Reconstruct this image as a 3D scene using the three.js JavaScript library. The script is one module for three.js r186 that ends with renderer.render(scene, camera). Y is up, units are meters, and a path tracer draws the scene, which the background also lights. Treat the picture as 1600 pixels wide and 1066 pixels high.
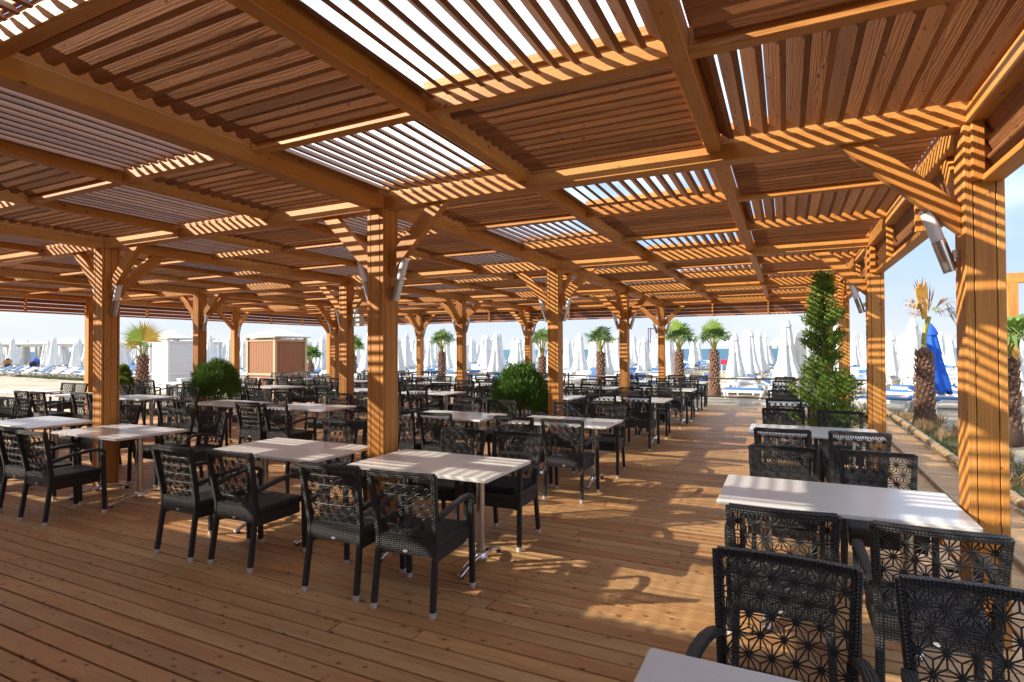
import * as THREE from 'three';
import { mergeGeometries } from 'three/addons/utils/BufferGeometryUtils.js';
import { RoundedBoxGeometry } from 'three/addons/geometries/RoundedBoxGeometry.js';
import { MarchingCubes } from 'three/addons/objects/MarchingCubes.js';

// ------------------------------------------------------------------ camera, sky, sun, exposure
const scene = new THREE.Scene();
const camera = new THREE.PerspectiveCamera(62.42, 1024 / 682, 0.05, 3000);
camera.position.set(-1.0064, 1.6575, 4.083);
camera.rotation.set(0.0147, 0.4532, -0.0043, 'YXZ');
const renderer = new THREE.WebGLRenderer({ antialias: true });
renderer.toneMapping = THREE.LinearToneMapping;
renderer.toneMappingExposure = 3.3;
renderer.shadowMap.enabled = true;

let seed = 20240611;
const rnd = () => { seed = (seed + 0x6D2B79F5) | 0; let t = Math.imul(seed ^ (seed >>> 15), 1 | seed); t = (t + Math.imul(t ^ (t >>> 7), 61 | t)) ^ t; return ((t ^ (t >>> 14)) >>> 0) / 4294967296; };
const rr = (a, b) => a + (b - a) * rnd();
const clamp = (x, a = 0, b = 1) => Math.min(b, Math.max(a, x));
const smooth = (a, b, x) => { const t = clamp((x - a) / (b - a)); return t * t * (3 - 2 * t); };
const hash = (x, y, s) => { let h = Math.imul(x, 374761393) + Math.imul(y, 668265263) + Math.imul(s, 974711) | 0; h = Math.imul(h ^ (h >>> 13), 1274126177); return ((h ^ (h >>> 16)) >>> 0) / 4294967296; };
function vnoise(x, y, px, py, s = 1) {             // value noise, periodic over px, py cells
  const xi = Math.floor(x), yi = Math.floor(y), fx = x - xi, fy = y - yi;
  const u = fx * fx * (3 - 2 * fx), v = fy * fy * (3 - 2 * fy);
  const m = (a, p) => ((a % p) + p) % p, x0 = m(xi, px), x1 = m(xi + 1, px), y0 = m(yi, py), y1 = m(yi + 1, py);
  const a = hash(x0, y0, s), b = hash(x1, y0, s), c = hash(x0, y1, s), d = hash(x1, y1, s);
  return a + (b - a) * u + (c - a) * v + (a - b - c + d) * u * v;
}
const fbm = (x, y, px, py, s, o = 4) => { let r = 0, a = 0.5, n = 0; for (let i = 0; i < o; i++) { r += a * vnoise(x, y, px, py, s + i); n += a; x *= 2; y *= 2; px *= 2; py *= 2; a *= 0.5; } return r / n; };

{ // hazy bright summer sky with thin broken cloud
  const w = 1024, h = 512, d = new Float32Array(w * h * 4);
  for (let j = 0; j < h; j++) for (let i = 0; i < w; i++) {
    const el = (j + 0.5) / h * Math.PI - Math.PI / 2, up = Math.max(0, Math.sin(el));
    const x = i / w, y = j / h;
    const k = Math.pow(1 - up, 6);
    let r = 0.115 + 0.165 * k, g = 0.215 + 0.075 * k, b = 0.37 - 0.062 * k;                        // blue, paling to haze at the horizon
    const c1 = fbm(x * 14, y * 16, 14, 16, 3, 6), c2 = fbm(x * 5, y * 7, 5, 7, 40, 3);
    const cl = smooth(0.47, 0.66, c1 * 0.75 + c2 * 0.30) * smooth(0.02, 0.30, up);                  // sunlit broken cloud
    const c3 = smooth(0.35, 0.75, fbm(x * 10, y * 40, 10, 40, 77, 5)) * (1 - smooth(0.05, 0.4, up)) * 0.85;   // thin bands low down
    r += (0.70 - r) * cl; g += (0.70 - g) * cl; b += (0.70 - b) * cl;
    r += (0.335 - r) * c3; g += (0.335 - g) * c3; b += (0.34 - b) * c3;
    if (el < 0) { r = 0.3; g = 0.29; b = 0.27; }
    const o = (j * w + i) * 4; d[o] = r; d[o + 1] = g; d[o + 2] = b; d[o + 3] = 1;
  }
  const t = new THREE.DataTexture(d, w, h, THREE.RGBAFormat, THREE.FloatType);
  t.mapping = THREE.EquirectangularReflectionMapping; t.magFilter = t.minFilter = THREE.LinearFilter; t.wrapS = THREE.RepeatWrapping; t.needsUpdate = true;
  scene.background = t; scene.environment = t;
}
const sun = new THREE.DirectionalLight(new THREE.Color(1, 0.9, 0.74), 3.0);
sun.position.set(-1.6 * 30, 30, 1.1 * 30); sun.target.position.set(-6, 0, -4);
sun.position.add(sun.target.position);
sun.castShadow = true; sun.shadow.mapSize.set(4096, 4096);
Object.assign(sun.shadow.camera, { left: -45, right: 45, top: 45, bottom: -45, near: 1, far: 200 });
scene.add(sun, sun.target);

// ------------------------------------------------------------------ naming helpers
const taken = {};
function numbered(n) { if (!(n in taken)) { taken[n] = 0; return n; } taken[n]++; return n + '_' + String(taken[n]).padStart(3, '0'); }
function tag(o, label, category, group, kind) { o.userData = {}; if (label) o.userData.label = label; if (category) o.userData.category = category; if (group) o.userData.group = group; if (kind) o.userData.kind = kind; return o; }
function mesh(name, geo, m, parent) { const o = new THREE.Mesh(geo, m); o.name = name; o.castShadow = o.receiveShadow = true; if (parent) parent.add(o); return o; }
function top(name, o) { o.name = numbered(name); scene.add(o); return o; }
function groupAt(name, x, y, d, turn = 0) { const g = new THREE.Group(); g.position.set(x, y, -d); g.rotation.y = turn; return top(name, g); }

// ------------------------------------------------------------------ textures and materials
function tex(w, h, f, srgb = true) {
  const d = new Uint8Array(w * h * 4);
  for (let j = 0; j < h; j++) for (let i = 0; i < w; i++) { const c = f(i / w, j / h), o = (j * w + i) * 4; d[o] = clamp(c[0]) * 255; d[o + 1] = clamp(c[1]) * 255; d[o + 2] = clamp(c[2]) * 255; d[o + 3] = 255; }
  const t = new THREE.DataTexture(d, w, h); t.wrapS = t.wrapT = THREE.RepeatWrapping; t.magFilter = THREE.LinearFilter; t.minFilter = THREE.LinearMipmapLinearFilter; t.generateMipmaps = true;
  if (srgb) t.colorSpace = THREE.SRGBColorSpace; t.needsUpdate = true; return t;
}
// planed softwood: early / late wood rings along the board, knots that bend them; tile = 3.2 m x 0.8 m
function woodMaps(light, dark, knotCol, nKnots, s, fibre, knotSize) {
  const W = 2048, H = 512, kn = [];
  for (let i = 0; i < nKnots; i++) kn.push([hash(i, 1, s), hash(i, 2, s), knotSize * (0.35 + 1.3 * hash(i, 3, s) ** 2)]);
  const relief = new Float32Array(W * H);
  const col = tex(W, H, (x, y) => {
    let yy = y * 0.8, dk = 0, core = 0;
    const xm = x * 3.2;
    for (const [kx, ky, r] of kn) {
      let dx = Math.abs(x - kx); dx = Math.min(dx, 1 - dx) * 3.2; let dy = y - ky; if (dy > .5) dy -= 1; if (dy < -.5) dy += 1; dy *= 0.8;
      if (dx > r * 9 || Math.abs(dy) > r * 5) continue;
      const q = (dx * dx) / (r * r * 9) + (dy * dy) / (r * r * 2.5);
      yy += Math.sign(dy || 1) * r * 0.8 * Math.exp(-q);
      const e = Math.sqrt((dx * dx) / (r * r * 2.6) + (dy * dy) / (r * r)) * (0.75 + 0.5 * vnoise(x * 400, y * 100, 400, 100, s + 81));
      core = Math.max(core, smooth(1.15, 0.3, e)); dk = Math.max(dk, Math.exp(-q * 1.6) * 0.5);
    }
    const board = vnoise(0.5, y * 7, 1, 7, s + 70);
    const warp = fbm(x * 6, y * 6, 6, 6, s, 3) * 0.035 + board * 0.6;
    const ring = 0.5 + 0.5 * Math.sin((yy + warp) * 2 * Math.PI * 75 + fbm(x * 12, y * 20, 12, 20, s + 9, 2) * 3);
    const fib = vnoise(x * 90, y * 400, 90, 400, s + 20) * 0.6 + vnoise(x * 300, y * 200, 300, 200, s + 25) * 0.4;
    const patch = fbm(x * 5, y * 10, 5, 10, s + 30, 3);
    let m = clamp(0.15 + ring * ring * 0.42 + (fib - 0.5) * fibre + (patch - 0.5) * 0.75 + dk * 0.35);
    const crack = smooth(0.80, 0.86, vnoise(x * 14, y * 160, 14, 160, s + 55)) * 0.25;
    m = clamp(m + crack);
    relief[Math.round(y * H) * W + Math.round(x * W)] = 0.75 - ring * 0.35 - crack - core * 0.15 + fib * 0.25;
    return [0, 1, 2].map(i => { const c = light[i] + (dark[i] - light[i]) * m; return c + (knotCol[i] - c) * core * 0.66; });
  });
  const rel = tex(W / 2, H / 2, (x, y) => { const v = relief[Math.round(y * H) * W + Math.round(x * W)]; return [v, v, v]; }, false);
  return { col, rel };
}
const lin = (r, g, b) => new THREE.Color().setRGB(r, g, b);
const std = (o) => new THREE.MeshStandardMaterial(o);
const wBeam = woodMaps([0.82, 0.585, 0.295], [0.62, 0.375, 0.135], [0.36, 0.19, 0.07], 40, 11, 0.22, 0.008);
const wSlat = woodMaps([0.66, 0.445, 0.27], [0.44, 0.265, 0.14], [0.20, 0.11, 0.05], 60, 23, 0.35, 0.010);
const wDeck = woodMaps([0.83, 0.665, 0.465], [0.66, 0.475, 0.30], [0.32, 0.19, 0.10], 105, 37, 0.4, 0.010);
const tint = (v) => lin(v[0], v[1], v[2]);
const beamMats = [[1, 1, 1], [0.9, 0.86, 0.8], [1, 0.95, 0.86]].map(c => std({ map: wBeam.col, bumpMap: wBeam.rel, bumpScale: 0.0006, roughness: 0.55, color: tint(c) }));
const slatMats = [[1, 1, 1], [0.72, 0.69, 0.68], [0.92, 0.84, 0.74], [1.08, 1.04, 1.0], [0.84, 0.8, 0.76]].map(c => std({ map: wSlat.col, bumpMap: wSlat.rel, bumpScale: 0.0012, roughness: 0.68, color: tint(c) }));
const deckMats = [[1, 1, 1], [0.88, 0.85, 0.82], [1, 0.92, 0.84], [0.94, 0.95, 0.95], [0.86, 0.74, 0.66]].map(c => std({ map: wDeck.col, bumpMap: wDeck.rel, bumpScale: 0.0008, roughness: 0.5, color: tint(c) }));
const pick = (a) => a[Math.floor(rnd() * a.length)];

const weaveT = (() => {   // over-under band weave, 2 x 2 bands a tile
  const h = (x, y) => { const cx = Math.floor(x * 4), cy = Math.floor(y * 4), fx = x * 4 - cx - 0.5, fy = y * 4 - cy - 0.5, o = (cx + cy) % 2; return o ? (1 - 3.4 * fx * fx) * (1 - 1.2 * fy * fy) : (1 - 3.4 * fy * fy) * (1 - 1.2 * fx * fx); };
  return { bump: tex(128, 128, (x, y) => { const v = h(x, y); return [v, v, v]; }, false), col: tex(128, 128, (x, y) => { const v = 0.14 + 0.035 * vnoise(x * 4, y * 4, 4, 4, 5) + 0.02 * vnoise(x * 32, y * 32, 32, 32, 6); return [v, v, v * 1.05]; }) };
})();
const wicker = std({ map: weaveT.col, bumpMap: weaveT.bump, bumpScale: 0.006, roughness: 0.42 });
const strand = std({ color: lin(0.022, 0.022, 0.024), roughness: 0.55 });
const cushionCloth = std({ color: lin(0.012, 0.012, 0.014), roughness: 0.95 });
const alu = std({ color: lin(0.70, 0.70, 0.70), metalness: 0.25, roughness: 0.32 });
const chrome = std({ color: lin(0.82, 0.82, 0.82), metalness: 1, roughness: 0.12 });
const steel = std({ color: lin(0.62, 0.6, 0.58), metalness: 1, roughness: 0.27 });
const topT = tex(256, 256, (x, y) => { const v = 0.90 + 0.03 * (fbm(x * 8, y * 8, 8, 8, 9, 4) - 0.5) + 0.02 * (vnoise(x * 120, y * 120, 120, 120, 12) - 0.5); return [v, v * 0.985, v * 0.965]; });
const tableWhite = new THREE.MeshPhysicalMaterial({ map: topT, roughness: 0.27, clearcoat: 0.25, clearcoatRoughness: 0.2 });
const frosted = std({ color: lin(0.78, 0.8, 0.84), roughness: 0.3 });
const plasticWhite = std({ color: lin(0.68, 0.68, 0.67), roughness: 0.4 });
const black = std({ color: lin(0.02, 0.02, 0.02), roughness: 0.6 });

// ------------------------------------------------------------------ geometry helpers
// a planed timber along x: octagonal section (chamfered edges), uv in metres along and round
function barGeo(len, w, h, ch = 0.004, u0 = 0, v0 = 0, su = 1 / 3.2, sv = 1 / 0.8) {
  const a = w / 2, b = h / 2, c = Math.min(ch, a * 0.4, b * 0.4);
  const sec = [[-b, -a + c], [-b, a - c], [-b + c, a], [b - c, a], [b, a - c], [b, -a + c], [b - c, -a], [-b + c, -a]]; // [y,z]
  const pos = [], uv = [], l = len / 2; let per = 0;
  for (let i = 0; i < 8; i++) {
    const p = sec[i], q = sec[(i + 1) % 8], d = Math.hypot(q[0] - p[0], q[1] - p[1]);
    const A = [-l, p[0], p[1]], B = [l, p[0], p[1]], C = [l, q[0], q[1]], D = [-l, q[0], q[1]];
    pos.push(...A, ...B, ...C, ...A, ...C, ...D);
    const ua = u0, ub = u0 + len * su, va = v0 + per * sv, vb = v0 + (per + d) * sv;
    uv.push(ua, va, ub, va, ub, vb, ua, va, ub, vb, ua, vb); per += d;
  }
  for (const s of [-1, 1]) for (let i = 1; i < 7; i++) {
    const t = s > 0 ? [sec[0], sec[i + 1], sec[i]] : [sec[0], sec[i], sec[i + 1]];
    for (const [y, z] of t) { pos.push(s * l, y, z); uv.push(u0 + y * su * 0.3, v0 + z * sv); }
  }
  const g = new THREE.BufferGeometry();
  g.setAttribute('position', new THREE.Float32BufferAttribute(pos, 3)); g.setAttribute('uv', new THREE.Float32BufferAttribute(uv, 2));
  // outward winding
  const P = g.attributes.position, U = g.attributes.uv;
  for (let i = 0; i < P.count; i += 3) {
    const v = k => new THREE.Vector3().fromBufferAttribute(P, i + k), n = v(1).sub(v(0)).cross(v(2).sub(v(0))), m = v(0).add(v(1)).add(v(2)).divideScalar(3);
    const onCap = Math.abs(Math.abs(m.x) - l) < 1e-6; if (!onCap) m.x = 0;
    if (n.dot(m) < 0) { const x = v(1), y = v(2); P.setXYZ(i + 1, y.x, y.y, y.z); P.setXYZ(i + 2, x.x, x.y, x.z); const a0 = U.getX(i + 1), a1 = U.getY(i + 1); U.setXY(i + 1, U.getX(i + 2), U.getY(i + 2)); U.setXY(i + 2, a0, a1); }
  }
  g.computeVertexNormals(); return g;
}
const gcache = {};
function bar(len, w, h, ch = 0.004, variants = 7) {
  const v = Math.floor(rnd() * variants), k = [len.toFixed(3), w, h, ch, v].join();
  return gcache[k] || (gcache[k] = barGeo(len, w, h, ch, hash(v, 3, Math.round(len * 100)), hash(v, 9, Math.round(w * 1000))));
}
function slatGeo(len, a, H, lean, u0, v0) {     // board along x leaning toward +z by lean radians from level, top and bottom cut level
  const c = H / 2 / Math.tan(lean), s = [[-H / 2, -c - a / 2], [-H / 2, -c + a / 2], [H / 2, c + a / 2], [H / 2, c - a / 2]], l = len / 2, pos = [], uv = []; let per = 0;
  for (let i = 0; i < 4; i++) { const p = s[i], q = s[(i + 1) % 4], d = Math.hypot(q[0] - p[0], q[1] - p[1]), A = [-l, ...p], B = [l, ...p], C = [l, ...q], D = [-l, ...q], ua = u0, ub = u0 + len / 3.2, va = v0 + per / 0.8, vb = v0 + (per + d) / 0.8; pos.push(...A, ...C, ...B, ...A, ...D, ...C); uv.push(ua, va, ub, vb, ub, va, ua, va, ua, vb, ub, vb); per += d; }
  for (const e of [-1, 1]) for (const t of e > 0 ? [[0, 1, 2], [0, 2, 3]] : [[0, 2, 1], [0, 3, 2]]) for (const k of t) { pos.push(e * l, ...s[k]); uv.push(u0, v0 + s[k][1]); }
  let g = new THREE.BufferGeometry(); g.setAttribute('position', new THREE.Float32BufferAttribute(pos, 3)); g.setAttribute('uv', new THREE.Float32BufferAttribute(uv, 2));
  if (lean > Math.PI / 2) { /* leaning back keeps the same winding: c is negative */ }
  g.computeVertexNormals(); const n = g.attributes.normal; if (n.getY(0) > 0) { const p = g.attributes.position, u = g.attributes.uv; for (let i = 0; i < p.count; i += 3) for (const at of [p, u]) { const m = at.itemSize; for (let k = 0; k < m; k++) { const t = at.array[(i + 1) * m + k]; at.array[(i + 1) * m + k] = at.array[(i + 2) * m + k]; at.array[(i + 2) * m + k] = t; } } g.computeVertexNormals(); }
  return g;
}
function slat(axis, len, a, H, lean, x, y, d, mats, jitter) {
  const v = Math.floor(rnd() * 9), k = ['s', len.toFixed(3), a, lean, v].join(), g = gcache[k] || (gcache[k] = slatGeo(len, a, H, lean, hash(v, 5, 1), hash(v, 6, 2)));
  const o = mesh('slat', g, pick(mats)); o.position.set(x, y, -d); o.quaternion.copy(axis === 'x' ? QX : QZ).multiply(new THREE.Quaternion().setFromAxisAngle(new THREE.Vector3(1, 0, 0), jitter)); return o;
}
const QX = new THREE.Quaternion(), QZ = new THREE.Quaternion().setFromAxisAngle(new THREE.Vector3(0, 1, 0), Math.PI / 2), QY = new THREE.Quaternion().setFromAxisAngle(new THREE.Vector3(0, 0, 1), Math.PI / 2);
function timber(name, axis, len, w, h, x, y, d, mats, parent, tilt = 0, ch) {
  const o = mesh(name, bar(len, w, h, ch), pick(mats), parent);
  o.position.set(x, y, -d); o.quaternion.copy(axis === 'x' ? QX : axis === 'z' ? QZ : QY);
  if (tilt) o.quaternion.multiply(new THREE.Quaternion().setFromAxisAngle(new THREE.Vector3(1, 0, 0), tilt));
  return o;
}
function baked(o) { o.updateMatrix(); return o.geometry.clone().applyMatrix4(o.matrix); }
// rectangular section swept along points lying near the yz plane (side axis = x)
function sweep(pts, w, h, ch = 0.3, uvs = 1 / 0.05) {
  const sec = []; const a = w / 2, b = h / 2, c = Math.min(a, b) * ch;
  for (const [x, y] of [[-a, -b + c], [-a, b - c], [-a + c, b], [a - c, b], [a, b - c], [a, -b + c], [a - c, -b], [-a + c, -b]]) sec.push([x, y]);
  const P = pts.map(p => new THREE.Vector3(...p)), pos = [], uv = [], idx = []; let len = 0;
  P.forEach((p, i) => {
    const t = P[Math.min(i + 1, P.length - 1)].clone().sub(P[Math.max(i - 1, 0)]); if (i) len += p.distanceTo(P[i - 1]);
    let sx = new THREE.Vector3(1, 0, 0); t.normalize(); if (Math.abs(t.x) > 0.9) sx = new THREE.Vector3(0, 0, 1);
    const n = t.clone().cross(sx).normalize(); sx = n.clone().cross(t).normalize(); let per = 0;
    for (let k = 0; k <= 8; k++) { const s = sec[k % 8]; if (k) per += Math.hypot(s[0] - sec[k - 1][0], s[1] - sec[k - 1][1]); const v = p.clone().addScaledVector(sx, s[0]).addScaledVector(n, s[1]); pos.push(v.x, v.y, v.z); uv.push(len * uvs, per * uvs); }
  });
  for (let i = 0; i < P.length - 1; i++) for (let k = 0; k < 8; k++) { const q = i * 9 + k; idx.push(q, q + 1, q + 9, q + 1, q + 10, q + 9); }
  for (const e of [0, P.length - 1]) for (let k = 1; k < 7; k++) { const q = e * 9; e ? idx.push(q, q + k, q + k + 1) : idx.push(q, q + k + 1, q + k); }
  const g = new THREE.BufferGeometry(); g.setAttribute('position', new THREE.Float32BufferAttribute(pos, 3)); g.setAttribute('uv', new THREE.Float32BufferAttribute(uv, 2)); g.setIndex(idx);
  const f = g.toNonIndexed(); f.computeVertexNormals(); return f;
}
const boxUV = (g, s) => { g = g.index ? g.toNonIndexed() : g; const p = g.attributes.position, n = g.attributes.normal, u = new Float32Array(p.count * 2); for (let i = 0; i < p.count; i++) { const ax = Math.abs(n.getX(i)), ay = Math.abs(n.getY(i)), az = Math.abs(n.getZ(i)); const [a, b] = ay >= ax && ay >= az ? [p.getX(i), p.getZ(i)] : ax >= az ? [p.getZ(i), p.getY(i)] : [p.getX(i), p.getY(i)]; u[i * 2] = a * s; u[i * 2 + 1] = b * s; } g.setAttribute('uv', new THREE.BufferAttribute(u, 2)); return g; };
const box = (w, h, d, x, y, z) => new THREE.BoxGeometry(w, h, d).translate(x, y, z);
const merge = (a) => mergeGeometries(a.map(g => { const f = g.index ? g.toNonIndexed() : g; for (const k of Object.keys(f.attributes)) if (!['position', 'normal', 'uv'].includes(k)) f.deleteAttribute(k); return f; }));

// view test used only to choose which repeats get built one by one
camera.updateMatrixWorld(); camera.updateProjectionMatrix();
const _v = new THREE.Vector3();
function seen(x, y, d, m = 1.08) { _v.set(x, y, -d).applyMatrix4(camera.matrixWorldInverse); if (_v.z > -0.2) return false; _v.applyMatrix4(camera.projectionMatrix); return Math.abs(_v.x) < m && Math.abs(_v.y) < m; }
const camDist = (x, y, d) => Math.hypot(x - camera.position.x, y - camera.position.y, -d - camera.position.z);

// ------------------------------------------------------------------ ground, sea
const L = 4.25, W = 4.3;
{
  const sandT = tex(1024, 1024, (x, y) => { const a = fbm(x * 6, y * 6, 6, 6, 1, 6), b = vnoise(x * 260, y * 260, 260, 260, 8), c = smooth(.62, .75, fbm(x * 24, y * 24, 24, 24, 17, 3)); const v = 0.66 + (a - 0.5) * 0.26 + (b - 0.5) * 0.12 - c * 0.10; return [v, v * 0.915, v * 0.79]; });
  const sandB = tex(512, 512, (x, y) => { const v = fbm(x * 20, y * 20, 20, 20, 2, 5); return [v, v, v]; }, false);
  sandT.repeat.set(1, 1);
  const m = std({ map: sandT, bumpMap: sandB, bumpScale: 0.06, roughness: 0.95 });
  const N = 150, pos = [], uv = [], idx = [];
  for (let j = 0; j <= N; j++) for (let i = 0; i <= N; i++) {
    const x = -220 + 400 * i / N, d = -40 + 160 * (j / N); let y = -0.32 + 0.22 * (fbm(i * 0.35 + 3, j * 0.5, 200, 200, 5, 3) - 0.5);
    y += smooth(5, 14, d) * 0.22 - smooth(44, 60, d) * 0.7; if (x < -19) y += 0.12; if (x > 1.5 && d > -2) y += 0.1;
    pos.push(x, y, -d); uv.push(x / 7, d / 7);
  }
  for (let j = 0; j < N; j++) for (let i = 0; i < N; i++) { const q = j * (N + 1) + i; idx.push(q, q + 1, q + N + 1, q + 1, q + N + 2, q + N + 1); }
  const g = new THREE.BufferGeometry(); g.setAttribute('position', new THREE.Float32BufferAttribute(pos, 3)); g.setAttribute('uv', new THREE.Float32BufferAttribute(uv, 2)); g.setIndex(idx); g.computeVertexNormals();
  tag(top('beach_sand', mesh('', g, m)), 'pale trodden beach sand around the deck', null, null, 'structure');
  const waveB = tex(512, 512, (x, y) => { const v = fbm(x * 8, y * 40, 8, 40, 31, 4); return [v, v, v]; }, false); waveB.repeat.set(60, 90);
  const sea = mesh('', new THREE.PlaneGeometry(4000, 2400).rotateX(-Math.PI / 2), new THREE.MeshPhysicalMaterial({ color: lin(0.03, 0.12, 0.19), roughness: 0.5, specularIntensity: 0.35, bumpMap: waveB, bumpScale: 0.3 }));
  sea.position.set(-200, -0.36, -54 - 1200); tag(top('sea', sea), 'blue sea behind the beach umbrellas', null, null, 'structure');
}

// ------------------------------------------------------------------ deck
{
  const deck = tag(groupAt('deck', 0, 0, 0), 'brown pine plank deck under the pergola', null, null, 'structure');
  const pitch = 0.132, list = [];
  for (let i = 0, d = -8.62; d < 13.3; i++, d += pitch) {
    let x = -17.7 - hash(i, 1, 5) * 3.4;
    while (x < 0.16) { const l = [4.0, 3.4, 4.6][Math.floor(hash(i, Math.round(x * 10), 6) * 3)]; const a = Math.max(x, -17.7), b = Math.min(x + l, 0.16); if (b - a > 0.3) list.push([a, b, d]); x += l; }
  }
  const put = (p, [a, b, d]) => timber('plank', 'x', Math.round((b - a - 0.004) * 20) / 20 - 0.002, pitch - 0.0135, 0.028, (a + b) / 2, -0.014 + rr(-0.0015, 0.0015), d, deckMats, p, 0, 0.003);
  for (const r of list) { const [a, b, d] = r; let s = 0; for (const x of [a, (a + b) / 2, b]) if (seen(x, 0, d, 1)) s = Math.max(s, (b - a) / camDist(x, 0, d) ** 2); r.s = s; }
  list.sort((p, q) => q.s - p.s);
  list.slice(0, 300).forEach(r => put(deck, r));
  const byMat = new Map();
  list.slice(300).forEach(r => { const o = put(null, r); if (!byMat.has(o.material)) byMat.set(o.material, []); byMat.get(o.material).push(baked(o)); });
  for (const [m, gs] of byMat) { const o = mesh('planks', merge(gs), m, deck); o.userData.kind = 'stuff'; }
  mesh('deck_bed', box(17.9, 0.16, 22.1, -8.77, -0.125, -2.35), std({ color: lin(0.03, 0.018, 0.01), roughness: 0.9 }), deck);
  mesh('edge_board', barGeo(22, 0.03, 0.2, 0.003), beamMats[1], deck).position.set(0.19, -0.09, -2.3); deck.children.at(-1).quaternion.copy(QZ);
  mesh('edge_board', barGeo(17.9, 0.03, 0.2, 0.003), beamMats[1], deck).position.set(-8.77, -0.1, -13.42);

  // boardwalk along the open side
  const walk = tag(groupAt('boardwalk', 0, 0, 0), 'weathered plank boardwalk outside the pergola edge', null, null, 'structure');
  const grey = [[0.86, 0.88, 0.92], [0.75, 0.78, 0.82], [0.92, 0.9, 0.9]].map(c => std({ map: wDeck.col, bumpMap: wDeck.rel, bumpScale: 0.001, roughness: 0.7, color: tint(c) }));
  for (let d = -4; d < 14.2; d += 0.132) timber('plank', 'x', 0.93, 0.125, 0.028, 0.69, -0.05 + rr(-0.002, 0.002), d, grey, walk, 0, 0.003);
  mesh('walk_bed', box(0.9, 0.14, 18.2, 0.69, -0.15, -5.1), std({ color: lin(0.03, 0.022, 0.016), roughness: 0.9 }), walk);
}

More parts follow.
